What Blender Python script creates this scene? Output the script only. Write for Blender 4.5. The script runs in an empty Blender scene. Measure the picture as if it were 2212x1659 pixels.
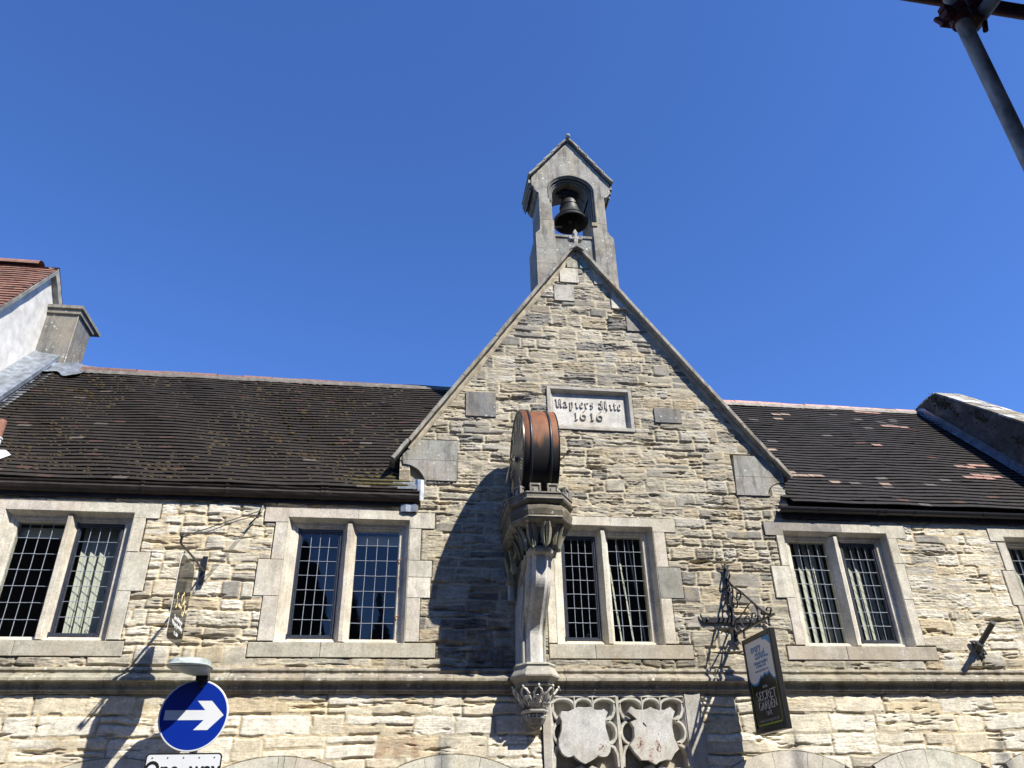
import bpy, math, random
import numpy as np
from mathutils import Vector, Matrix
R = math.radians
random.seed(7)
C = bpy.context.scene.collection
SC = bpy.context.scene

# ------------------------------------------------------------------ camera, sky, sun, exposure
def set_camera():
    yaw, pitch, roll = R(8.497), R(29.457), R(-1.264)
    f = Vector((math.sin(yaw) * math.cos(pitch), math.cos(yaw) * math.cos(pitch), math.sin(pitch)))
    r = Vector((math.cos(yaw), -math.sin(yaw), 0))
    u = r.cross(f)
    r2 = r * math.cos(roll) + u * math.sin(roll)
    u2 = -r * math.sin(roll) + u * math.cos(roll)
    cd = bpy.data.cameras.new("camera"); co = bpy.data.objects.new("camera", cd); C.objects.link(co)
    m = Matrix((r2, u2, -f)).transposed().to_4x4(); m.translation = Vector((0, -9, 1.6))
    co.matrix_world = m
    cd.sensor_fit = 'HORIZONTAL'; cd.sensor_width = 36; cd.lens = 1661.0 / 2212.0 * 36
    cd.clip_start = 0.05; cd.clip_end = 2000
    SC.camera = co
set_camera()
SUN = Vector((0.80, -1.0, 1.35)).normalized()
SUN_STRENGTH, SKY_STRENGTH, EXPOSURE = 5.0, 0.10, 0.72
w = bpy.data.worlds.new("World"); SC.world = w; w.use_nodes = True
nt = w.node_tree; nt.nodes.clear()
sky = nt.nodes.new('ShaderNodeTexSky'); sky.sky_type = 'NISHITA'; sky.sun_disc = False
sky.sun_elevation = math.asin(SUN.z); sky.sun_rotation = math.atan2(SUN.x, SUN.y)
sky.altitude = 0; sky.air_density = 1.0; sky.dust_density = 0.15; sky.ozone_density = 4.5
bg = nt.nodes.new('ShaderNodeBackground'); bg.inputs['Strength'].default_value = SKY_STRENGTH
wo = nt.nodes.new('ShaderNodeOutputWorld')
hs = nt.nodes.new('ShaderNodeMix'); hs.data_type = 'RGBA'; hs.blend_type = 'MULTIPLY'; hs.inputs[0].default_value = 1; hs.inputs[7].default_value = (.60, .86, 1.34, 1)
nt.links.new(sky.outputs[0], hs.inputs[6]); nt.links.new(hs.outputs[2], bg.inputs[0]); nt.links.new(bg.outputs[0], wo.inputs[0])
sl = bpy.data.lights.new("sun", 'SUN'); sl.energy = SUN_STRENGTH; sl.angle = R(0.53); sl.color = (1.0, 0.95, 0.85)
so = bpy.data.objects.new("sun", sl); C.objects.link(so); so.location = SUN * 60
so.rotation_euler = SUN.to_track_quat('Z', 'Y').to_euler()
SC.view_settings.view_transform = 'Standard'; SC.view_settings.look = 'None'
SC.view_settings.exposure = EXPOSURE; SC.view_settings.gamma = 1.0

# ------------------------------------------------------------------ materials
class N:
    def __init__(s, name):
        s.m = bpy.data.materials.new(name); s.m.use_nodes = True
        s.t = s.m.node_tree; s.b = s.t.nodes['Principled BSDF']; s.out = s.t.nodes['Material Output']
    def n(s, typ, **kw):
        x = s.t.nodes.new(typ)
        for k, v in kw.items():
            if k in x.inputs: x.inputs[k].default_value = v
            else: setattr(x, k, v)
        return x
    def l(s, a, b): s.t.links.new(a, b)
    def coord(s, sc=(1, 1, 1)):
        tc = s.n('ShaderNodeTexCoord'); mp = s.n('ShaderNodeMapping'); mp.inputs['Scale'].default_value = sc
        s.l(tc.outputs['Object'], mp.inputs[0]); return mp.outputs[0]
    def noise(s, scale, detail=4, rough=.55, sc=(1, 1, 1), dist=0):
        x = s.n('ShaderNodeTexNoise'); x.inputs['Scale'].default_value = scale; x.inputs['Detail'].default_value = detail
        x.inputs['Roughness'].default_value = rough; x.inputs['Distortion'].default_value = dist
        s.l(s.coord(sc), x.inputs['Vector']); return x.outputs[0]
    def ramp(s, inp, stops):
        r = s.n('ShaderNodeValToRGB'); e = r.color_ramp.elements
        while len(e) < len(stops): e.new(0.5)
        for i, (p, c) in enumerate(stops):
            e[i].position = p; e[i].color = (c, c, c, 1) if not isinstance(c, (tuple, list)) else (*c[:3], 1)
        s.l(inp, r.inputs[0]); return r.outputs[0]
    def mix(s, fac, a, b, mode='MIX'):
        x = s.n('ShaderNodeMix'); x.data_type = 'RGBA'; x.blend_type = mode
        for sock, v in ((x.inputs[0], fac), (x.inputs[6], a), (x.inputs[7], b)):
            if isinstance(v, (int, float)): sock.default_value = v
            elif isinstance(v, tuple): sock.default_value = (*v[:3], 1)
            else: s.l(v, sock)
        return x.outputs[2]
    def col(s):
        a = s.n('ShaderNodeAttribute'); a.attribute_name = 'Col'; return a.outputs['Color']
    def bump(s, h, strength=.5, dist=.01):
        b = s.n('ShaderNodeBump'); b.inputs['Strength'].default_value = strength; b.inputs['Distance'].default_value = dist
        s.l(h, b.inputs['Height']); s.l(b.outputs[0], s.b.inputs['Normal'])
    def schlick(s, f0):   # two-sided pane reflectance
        lw = s.n('ShaderNodeLayerWeight'); lw.inputs['Blend'].default_value = .5
        p = s.n('ShaderNodeMath'); p.operation = 'POWER'; p.inputs[1].default_value = 5; s.l(lw.outputs['Facing'], p.inputs[0])
        m = s.n('ShaderNodeMath'); m.operation = 'MULTIPLY_ADD'; m.inputs[1].default_value = .9 - f0; m.inputs[2].default_value = f0; s.l(p.outputs[0], m.inputs[0]); return m.outputs[0]
    def base(s, c):
        if isinstance(c, tuple): s.b.inputs['Base Color'].default_value = (*c[:3], 1)
        else: s.l(c, s.b.inputs['Base Color'])
    def rm(s, rough, metal=0, spec=None):
        s.b.inputs['Roughness'].default_value = rough; s.b.inputs['Metallic'].default_value = metal
        if spec is not None: s.b.inputs['Specular IOR Level'].default_value = spec

def m_rubble():
    n = N('rubble_stone')
    c = n.col()
    v = n.ramp(n.noise(9, 6, .65, (1, 1, 1.8)), [(.3, .58), (.5, .84), (.72, 1.03)])
    c = n.mix(1, c, v, 'MULTIPLY')
    g = n.ramp(n.noise(38, 4, .6), [(.35, .80), (.55, 1.03), (.75, 1.12)])
    c = n.mix(1, c, g, 'MULTIPLY')
    och = n.ramp(n.noise(3.2, 5, .6), [(.55, 0), (.72, .55)])
    c = n.mix(och, c, (.46, .36, .20))
    grey = n.ramp(n.noise(2.1, 5, .65, (1, 1, 1)), [(.5, 0), (.7, .5)])
    c = n.mix(grey, c, (.30, .29, .26))
    sp = n.ramp(n.noise(70, 2, .5), [(.70, 0), (.74, .6)])
    c = n.mix(sp, c, (.72, .71, .66))
    n.base(c); n.rm(.95, 0, .2)
    st = n.noise(13, 7, .72, (1, 1, 6), .4)
    fn = n.noise(90, 4, .6)
    n.bump(n.mix(.35, st, fn), .5, .018)
    return n.m
def m_ashlar(name='ashlar', lich=.5, dirt=.28, bump=.35):
    n = N(name)
    c = n.mix(1, n.col(), n.ramp(n.noise(6, 6, .65), [(.3, .62), (.52, .88), (.75, 1.02)]), 'MULTIPLY')
    c = n.mix(1, c, n.ramp(n.noise(45, 4, .6), [(.35, .82), (.6, 1.08)]), 'MULTIPLY')
    d = n.ramp(n.noise(3.4, 7, .7, (1, 1, .6)), [(.52, 0), (.68, dirt)])
    c = n.mix(d, c, (.12, .108, .085))
    wm = n.ramp(n.noise(1.7, 5, .6), [(.45, 0), (.7, .5)]); c = n.mix(wm, c, (.40, .325, .21))
    vo = n.n('ShaderNodeTexVoronoi'); vo.inputs['Scale'].default_value = 15; vo.inputs['Randomness'].default_value = 1
    n.l(n.coord(), vo.inputs['Vector'])
    sc_ = n.n('ShaderNodeSeparateColor'); n.l(vo.outputs['Color'], sc_.inputs[0])
    m1 = n.n('ShaderNodeMath'); m1.operation = 'MULTIPLY_ADD'; m1.inputs[1].default_value = -.34; n.l(sc_.outputs[0], m1.inputs[0]); n.l(vo.outputs['Distance'], m1.inputs[2])
    m2 = n.n('ShaderNodeMath'); m2.operation = 'MULTIPLY_ADD'; m2.inputs[1].default_value = .35; n.l(n.noise(60, 3, .7), m2.inputs[0]); n.l(m1.outputs[0], m2.inputs[2])
    sp = n.ramp(m2.outputs[0], [(.115, .9), (.165, 0)])
    ms = n.ramp(n.noise(3.1, 4, .65), [(.46, 0), (.60, lich)])
    sp = n.mix(1, sp, ms, 'MULTIPLY')
    c = n.mix(sp, c, (.60, .60, .54))
    rs = n.ramp(n.noise(5, 6, .7, (2.2, 2.2, .28)), [(.50, 0), (.66, dirt * .75)])
    c = n.mix(rs, c, (.10, .095, .085))
    n.base(c); n.rm(.92, 0, .2)
    n.bump(n.mix(.4, n.noise(30, 6, .65), n.noise(140, 3, .6)), bump, .012)
    return n.m
def m_tile(name='roof_tile', moss=.0):
    n = N(name)
    c = n.mix(1, n.col(), n.ramp(n.noise(14, 5, .65), [(.3, .75), (.55, 1.0), (.75, 1.25)]), 'MULTIPLY')
    li = n.ramp(n.noise(30, 3, .6), [(.74, 0), (.79, .45)])
    c = n.mix(li, c, (.35, .34, .30))
    n.base(c); n.rm(.8, 0, .25); n.bump(n.noise(60, 4, .6), .4, .006)
    return n.m
def m_simple(name, col, rough=.6, metal=0, var=.25, nscale=12, bump=.0, spec=None, sc=(1, 1, 1)):
    n = N(name)
    v = n.ramp(n.noise(nscale, 5, .6, sc), [(.3, 1 - var), (.7, 1 + var)])
    n.base(n.mix(1, col, v, 'MULTIPLY')); n.rm(rough, metal, spec)
    if bump: n.bump(n.noise(nscale * 4, 4, .6, sc), bump, .004)
    return n.m
def m_attr(name, rough=.6, metal=0, var=.15, nscale=15, bump=0, spec=None):
    n = N(name)
    v = n.ramp(n.noise(nscale, 5, .6), [(.3, 1 - var), (.7, 1 + var)])
    n.base(n.mix(1, n.col(), v, 'MULTIPLY')); n.rm(rough, metal, spec)
    if bump: n.bump(n.noise(nscale * 4, 4, .6), bump, .004)
    return n.m
def m_copper():
    n = N('rusty_copper')
    c = n.ramp(n.noise(5, 6, .65, (1, 1, .35)), [(.3, (.085, .036, .019)), (.5, (.18, .068, .028)), (.7, (.26, .108, .042))])
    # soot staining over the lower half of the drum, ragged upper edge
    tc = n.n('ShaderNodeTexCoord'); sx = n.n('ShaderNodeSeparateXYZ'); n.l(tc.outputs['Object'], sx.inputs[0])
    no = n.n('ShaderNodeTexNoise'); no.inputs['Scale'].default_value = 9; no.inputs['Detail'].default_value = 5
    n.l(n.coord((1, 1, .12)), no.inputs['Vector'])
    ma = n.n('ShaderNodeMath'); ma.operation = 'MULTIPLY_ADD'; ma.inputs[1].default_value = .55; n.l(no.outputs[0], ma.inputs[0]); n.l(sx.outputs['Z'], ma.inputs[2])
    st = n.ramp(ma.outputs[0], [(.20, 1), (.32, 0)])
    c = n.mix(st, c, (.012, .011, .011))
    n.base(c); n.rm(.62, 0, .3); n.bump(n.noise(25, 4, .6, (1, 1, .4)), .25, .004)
    return n.m
def m_glass():
    n = N('window_glass')
    n.t.nodes.remove(n.b)
    tr = n.n('ShaderNodeBsdfTransparent'); tr.inputs[0].default_value = (.80, .84, .84, 1)
    gl = n.n('ShaderNodeBsdfGlossy'); gl.inputs['Roughness'].default_value = .03
    fr = n.schlick(.06)
    b = n.n('ShaderNodeBump'); b.inputs['Strength'].default_value = .10; b.inputs['Distance'].default_value = .004
    n.l(n.noise(6, 3, .5), b.inputs['Height']); n.l(b.outputs[0], gl.inputs['Normal'])
    mx = n.n('ShaderNodeMixShader'); n.l(fr, mx.inputs[0]); n.l(tr.outputs[0], mx.inputs[1]); n.l(gl.outputs[0], mx.inputs[2])
    n.l(mx.outputs[0], n.out.inputs[0]); return n.m
def m_acrylic():
    n = N('smoked_acrylic')
    n.t.nodes.remove(n.b)
    tr = n.n('ShaderNodeBsdfTransparent'); tr.inputs[0].default_value = (.16, .15, .13, 1)
    gl = n.n('ShaderNodeBsdfGlossy'); gl.inputs['Roughness'].default_value = .05
    df = n.n('ShaderNodeBsdfDiffuse'); df.inputs[0].default_value = (.085, .08, .065, 1)
    fr = n.schlick(.045)
    a = n.n('ShaderNodeMixShader'); a.inputs[0].default_value = .45; n.l(tr.outputs[0], a.inputs[1]); n.l(df.outputs[0], a.inputs[2])
    mx = n.n('ShaderNodeMixShader'); n.l(fr, mx.inputs[0]); n.l(a.outputs[0], mx.inputs[1]); n.l(gl.outputs[0], mx.inputs[2])
    n.l(mx.outputs[0], n.out.inputs[0]); return n.m
M = dict(
    rubble=m_rubble(), ashlar=m_ashlar(), weathered=m_ashlar('weathered_ashlar', 1.0, .9, .6), pale=m_ashlar('pale_ashlar', .1, .25, .3),
    tile=m_tile(), terra=m_attr('terracotta', .85, 0, .3, 18, .3), lead=m_simple('lead', (.29, .32, .35), .42, .6, .45, 9, .3),
    iron=m_simple('black_iron', (.018, .018, .022), .38, 0, .4, 40, .25), steel=m_simple('casement_paint', (.035, .04, .055), .35, 0, .3, 30),
    came=m_simple('lead_came', (.26, .29, .35), .45, .0, .25, 40), copper=m_copper(),
    gold=m_simple('gold_leaf', (.88, .72, .40), .6, .0, .15, 30), dial=m_simple('dial_paint', (.07, .075, .075), .45, 0, .45, 9, .1),
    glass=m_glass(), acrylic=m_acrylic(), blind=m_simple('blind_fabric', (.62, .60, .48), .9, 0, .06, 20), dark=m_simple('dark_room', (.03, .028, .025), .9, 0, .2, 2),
    plaster=m_attr('painted_render', .92, 0, .22, 6, .35), attr=m_attr('paint', .45, 0, .06, 25), cast=m_attr('cast_stone', .93, 0, .35, 9, .5),
    galv=m_simple('galvanised_tube', (.33, .35, .35), .6, .0, .6, 22, .4, None, (1, 1, .5)), redtube=m_simple('red_oxide_tube', (.09, .035, .035), .6, .1, .5, 6, .3),
    coupler=m_simple('coupler_paint', (.11, .025, .02), .6, .2, .6, 30, .4), moss=m_simple('moss', (.075, .052, .020), .98, 0, .5, 30, .5),
    greenmoss=m_simple('green_moss', (.10, .085, .028), .98, 0, .4, 30, .5), bronze=m_simple('bell_bronze', (.045, .045, .042), .5, .5, .5, 12, .3),
    signblue=m_simple('sign_blue', (.0015, .021, .25), .32, 0, .04, 3), signwhite=m_simple('sign_white', (.62, .64, .66), .35, 0, .05, 3),
    signback=m_simple('sign_grey', (.30, .32, .33), .4, .2, .1, 10), lampbody=m_simple('lamp_plastic', (.36, .41, .39), .4, 0, .25, 14, .1),
    white=m_simple('white_lettering', (.75, .75, .74), .5, 0, .03, 10), blackpaint=m_simple('black_paint', (.012, .012, .013), .35, 0, .2, 30),
    asphalt=m_simple('asphalt', (.05, .05, .052), .9, 0, .3, 30, .6), paving=m_simple('paving', (.19, .17, .14), .9, 0, .3, 8, .5),
    brick=m_simple('far_brick', (.10, .07, .055), .9, 0, .3, 5), timber=m_simple('fascia', (.03, .022, .018), .8, 0, .5, 8, .4),
)

# ------------------------------------------------------------------ mesh helpers
def lnk(name, me, mat, parent=None, smooth=False):
    o = bpy.data.objects.new(name, me); C.objects.link(o)
    me.materials.append(mat)
    if parent is not None:
        o.parent = parent; o.matrix_parent_inverse = parent.matrix_world.inverted()
    if smooth:
        me.polygons.foreach_set('use_smooth', [True] * len(me.polygons))
    return o
class MB:
    def __init__(s): s.v = []; s.f = []; s.c = []; s.done = []
    def cut(s):      # what follows is a separate object of the same name
        if s.f: s.done.append((s.v, s.f, s.c)); s.v, s.f, s.c = [], [], []
    def add(s, vs, fs, col=(.5, .5, .5)):
        k = len(s.v); s.v += [tuple(p) for p in vs]; s.f += [tuple(i + k for i in f) for f in fs]; s.c += [col] * len(fs)
    def box(s, x0, x1, y0, y1, z0, z1, col=(.5, .5, .5), ch=0.0):
        if ch <= 0:
            v = [(x, y, z) for z in (z0, z1) for y in (y0, y1) for x in (x0, x1)]
            s.add(v, [(0, 1, 5, 4), (1, 3, 7, 5), (3, 2, 6, 7), (2, 0, 4, 6), (4, 5, 7, 6), (0, 2, 3, 1)], col); return
        # chamfered front (y0) edges
        a = [(x0, y1, z0), (x1, y1, z0), (x1, y1, z1), (x0, y1, z1)]
        b = [(x0, y0 + ch, z0), (x1, y0 + ch, z0), (x1, y0 + ch, z1), (x0, y0 + ch, z1)]
        c = [(x0 + ch, y0, z0 + ch), (x1 - ch, y0, z0 + ch), (x1 - ch, y0, z1 - ch), (x0 + ch, y0, z1 - ch)]
        fs = [(8, 9, 10, 11), (3, 2, 1, 0)]
        for i in range(4):
            j = (i + 1) % 4
            fs += [(i, j, 4 + j, 4 + i), (4 + i, 4 + j, 8 + j, 8 + i)]
        s.add(a + b + c, fs, col)
    def obox(s, o, ux, uy, uz, col=(.5, .5, .5)):
        o, ux, uy, uz = map(Vector, (o, ux, uy, uz))
        v = [o + ux * i + uy * j + uz * k for k in (0, 1) for j in (0, 1) for i in (0, 1)]
        s.add(v, [(0, 1, 5, 4), (1, 3, 7, 5), (3, 2, 6, 7), (2, 0, 4, 6), (4, 5, 7, 6), (0, 2, 3, 1)], col)
    def loft(s, rings, col=(.5, .5, .5), closed=True, caps=True):
        k = len(rings[0]); v = [p for r in rings for p in r]; fs = []
        for i in range(len(rings) - 1):
            for j in range(k if closed else k - 1):
                a = i * k + j; b = i * k + (j + 1) % k
                fs.append((a, b, b + k, a + k))
        if caps and closed:
            fs.append(tuple(range(k))[::-1]); fs.append(tuple((len(rings) - 1) * k + j for j in range(k)))
        s.add(v, fs, col)
    def tube(s, path, r, n=8, col=(.5, .5, .5), flat=None, fdir=None):
        path = [Vector(p) for p in path]; rings = []; up = None
        for i, p in enumerate(path):
            d = (path[min(i + 1, len(path) - 1)] - path[max(i - 1, 0)]).normalized()
            if up is None: up = Vector((0, 0, 1)) if abs(d.z) < .9 else Vector((1, 0, 0))
            if fdir is not None: up = Vector(fdir)
            a = (up - d * up.dot(d)).normalized(); b = d.cross(a); up = a if fdir is None else up
            rr = r[i] if isinstance(r, (list, tuple)) else r
            ra, rb = (rr, rr) if flat is None else flat
            rings.append([p + a * math.cos(t) * ra + b * math.sin(t) * rb for t in (2 * math.pi * j / n + math.pi / n for j in range(n))])
        s.loft(rings, col)
    def lathe(s, c, prof, n=24, axis='z', col=(.5, .5, .5), caps=False):
        c = Vector(c); rings = []
        for (r, h) in prof:
            ring = []
            for j in range(n):
                t = 2 * math.pi * j / n; a, b = r * math.cos(t), r * math.sin(t)
                ring.append(c + (Vector((a, b, h)) if axis == 'z' else Vector((h, a, b)) if axis == 'x' else Vector((b, h, a))))
            rings.append(ring)
        s.loft(rings, col, True, caps)
    def prism(s, poly, d, col=(.5, .5, .5), plane='xz', y=0.0):
        # poly in a plane, extruded from y to y+d along the missing axis
        def P(a, b, t): return (a, t, b) if plane == 'xz' else (t, a, b) if plane == 'yz' else (a, b, t)
        k = len(poly); v = [P(a, b, y) for a, b in poly] + [P(a, b, y + d) for a, b in poly]
        fs = [tuple(range(k)), tuple(range(k, 2 * k))[::-1]] + [(i, (i + 1) % k, (i + 1) % k + k, i + k)[::-1] for i in range(k)]
        s.add(v, fs, col)
    def sphere(s, c, r, n=8, m=5, col=(.5, .5, .5)):
        c = Vector(c); rx, ry, rz = r if isinstance(r, (tuple, list)) else (r, r, r)
        rings = []
        for i in range(m + 1):
            ph = math.pi * (i / m - .5); e = max(math.cos(ph), .02)
            rings.append([c + Vector((rx * e * math.cos(2 * math.pi * j / n), ry * e * math.sin(2 * math.pi * j / n), rz * math.sin(ph))) for j in range(n)])
        s.loft(rings, col)
    def build(s, name, mat, parent=None, smooth=False, bevel=0):
        if s.done:
            s.cut(); L = s.done; s.done = []; first = None
            for s.v, s.f, s.c in L:
                o = s.build(name, mat, parent, smooth, bevel); first = first or o
            return first
        me = bpy.data.meshes.new(name); me.from_pydata(s.v, [], s.f); me.update()
        at = me.attributes.new('Col', 'FLOAT_COLOR', 'FACE')
        at.data.foreach_set('color', np.array([(*c, 1) for c in s.c], 'f').ravel())
        o = lnk(name, me, mat, parent, smooth)
        if smooth and hasattr(me, 'set_sharp_from_angle'): me.set_sharp_from_angle(angle=R(38))
        if bevel:
            b = o.modifiers.new('bevel', 'BEVEL'); b.width = bevel; b.segments = 1; b.limit_method = 'ANGLE'; b.angle_limit = R(35)
        return o
def thing(name, label, cat, loc=(0, 0, 0), group=None):
    o = bpy.data.objects.new(name, None); C.objects.link(o); o.location = loc; o.empty_display_size = .2
    o['label'] = label; o['category'] = cat
    if group: o['group'] = group
    bpy.context.view_layer.update()
    return o
def jit(c, a=.08):
    k = 1 + random.uniform(-a, a); return tuple(max(0, x * k * (1 + random.uniform(-.02, .02))) for x in c)
def text_mesh(name, body, size, mat, parent, mtx, extrude=.002, bold=0.0, sx=1.0, space=1.0, align='CENTER'):
    cu = bpy.data.curves.new(name, 'FONT'); cu.body = body; cu.size = size; cu.extrude = extrude; cu.offset = bold
    cu.align_x = align; cu.space_character = space; cu.resolution_u = 4
    o = bpy.data.objects.new(name, cu); C.objects.link(o)
    dg = bpy.context.evaluated_depsgraph_get()
    me = bpy.data.meshes.new_from_object(o.evaluated_get(dg)); bpy.data.objects.remove(o)
    me.transform(mtx @ Matrix.Diagonal((sx, 1, 1, 1)))
    me.name = name; me.materials.clear()
    return lnk(name, me, mat, parent)
def frame_m(o, ax, ay):
    ax, ay = Vector(ax).normalized(), Vector(ay).normalized(); az = ax.cross(ay)
    m = Matrix((ax, ay, az)).transposed().to_4x4(); m.translation = Vector(o); return m

# ------------------------------------------------------------------ numpy noise
def _h(i, j, s):
    n = (i.astype(np.int64) * 374761393 + j.astype(np.int64) * 668265263 + s * 2147483647 + 1013904223) & 0xffffffff
    n = ((n ^ (n >> 13)) * 1274126177) & 0xffffffff
    n = (n ^ (n >> 16)) & 0xffffffff
    return n / 4294967295.0
def vn(x, z, s=0):
    i, j = np.floor(x), np.floor(z); fx, fz = x - i, z - j
    fx = fx * fx * (3 - 2 * fx); fz = fz * fz * (3 - 2 * fz)
    a, b, c, d = _h(i, j, s), _h(i + 1, j, s), _h(i, j + 1, s), _h(i + 1, j + 1, s)
    return (a * (1 - fx) + b * fx) * (1 - fz) + (c * (1 - fx) + d * fx) * fz * 1.0
def fbm(x, z, s=0, o=4, g=.5):
    t = 0; a = 1; n = 0
    for k in range(o):
        t = t + a * vn(x * 2 ** k + 17.3 * k, z * 2 ** k + 9.1 * k, s + k); n += a; a *= g
    return t / n

# ------------------------------------------------------------------ layout constants (metres, wall face at y = 0)
ZG0, ZG1 = 3.39, 4.66
WIN = [  # lights (x0, x1, casement, blind), jamb courses left, right (z0, z1, width)
    dict(l=[(-4.37, -3.87, 0, 0), (-3.73, -3.22, 1, 2)], jl=[(3.34, 4.70, .14)], jr=[(3.34, 3.86, .14), (3.86, 4.30, .26), (4.30, 4.70, .13)], lin=(.2, .27), sill=(.2, .19)),
    dict(l=[(-1.245, -.735, 1, 0), (-.565, -.065, 0, 0)], jl=[(3.34, 3.83, .17), (3.83, 4.25, .28), (4.25, 4.70, .14)], jr=[(3.34, 3.83, .16), (3.83, 4.07, .27), (4.07, 4.27, .28), (4.27, 4.66, .14)], lin=(.27, .02), sill=(.26, .35), rl=(4.66, 4.86, .30)),
    dict(l=[(1.93, 2.37, 1, 0), (2.525, 2.965, 0, 3)], jl=[(3.34, 4.70, .10)], jr=[(3.34, 3.87, .14), (3.87, 4.25, .30), (4.25, 4.70, .15)], lin=(.1, .30), sill=(.1, .33)),
    dict(l=[(4.95, 5.455, 0, 1), (5.645, 6.14, 1, 1)], jl=[(3.34, 3.90, .12), (3.90, 4.30, .25), (4.30, 4.70, .10)], jr=[(3.34, 3.90, .13), (3.90, 4.36, .14), (4.36, 4.70, .13)], lin=(.24, .27), sill=(.24, .26)),
    dict(l=[(8.08, 8.57, 0, 1), (8.74, 9.24, 1, 1)], jl=[(3.34, 3.85, .12), (3.85, 4.30, .18), (4.30, 4.68, .12)], jr=[(3.34, 4.70, .14)], lin=(.2, .2), sill=(.2, .2)),
]
INS = .125                      # splay inset from wall face to glass line
ZO0, ZO1 = 3.33, 4.765          # outer opening
def wx(W): return W['l'][0][0] - INS, W['l'][1][1] + INS
GA = (2.36, 9.14)               # gable apex (wall line)
GL, GR = (-.10, 5.58), (4.98, 5.52)
def gable_z(x):
    x = np.asarray(x, float)
    return np.where(x < GA[0], GA[1] - (GA[0] - x) * (GA[1] - GL[1]) / (GA[0] - GL[0]), GA[1] - (x - GA[0]) * (GA[1] - GR[1]) / (GR[0] - GA[0]))
ZE = 5.02                       # eaves wall top
ARCH = [-4.34, -2.75, -1.16, .62, 4.35, 6.02, 7.65, 9.25]
# dressed stone rectangles the rubble is cut back behind (x0,x1,z0,z1)
DR = []
for W in WIN:
    a, b = wx(W)
    DR.append((a - W['sill'][0], b + W['sill'][1], 3.17, 3.34)); DR.append((a - W['lin'][0], b + W['lin'][1], 4.70, 4.875))
    DR += [(a - wd, a, z0, z1) for z0, z1, wd in W['jl']] + [(b, b + wd, z0, z1) for z0, z1, wd in W['jr']]
    if 'rl' in W: DR.append((b, b + W['rl'][2], W['rl'][0], W['rl'][1]))
DR += [(.03, .62, 5.29, 5.84), (4.30, 4.78, 5.24, 5.82), (1.82, 3.0, 6.08, 6.74), (1.60, 3.42, 0, 2.79)]

# ------------------------------------------------------------------ the almshouse
house = thing('stone_almshouse', 'old limestone rubble almshouse with steep central gable, brown tiled roofs and mullioned windows', 'building')

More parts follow.
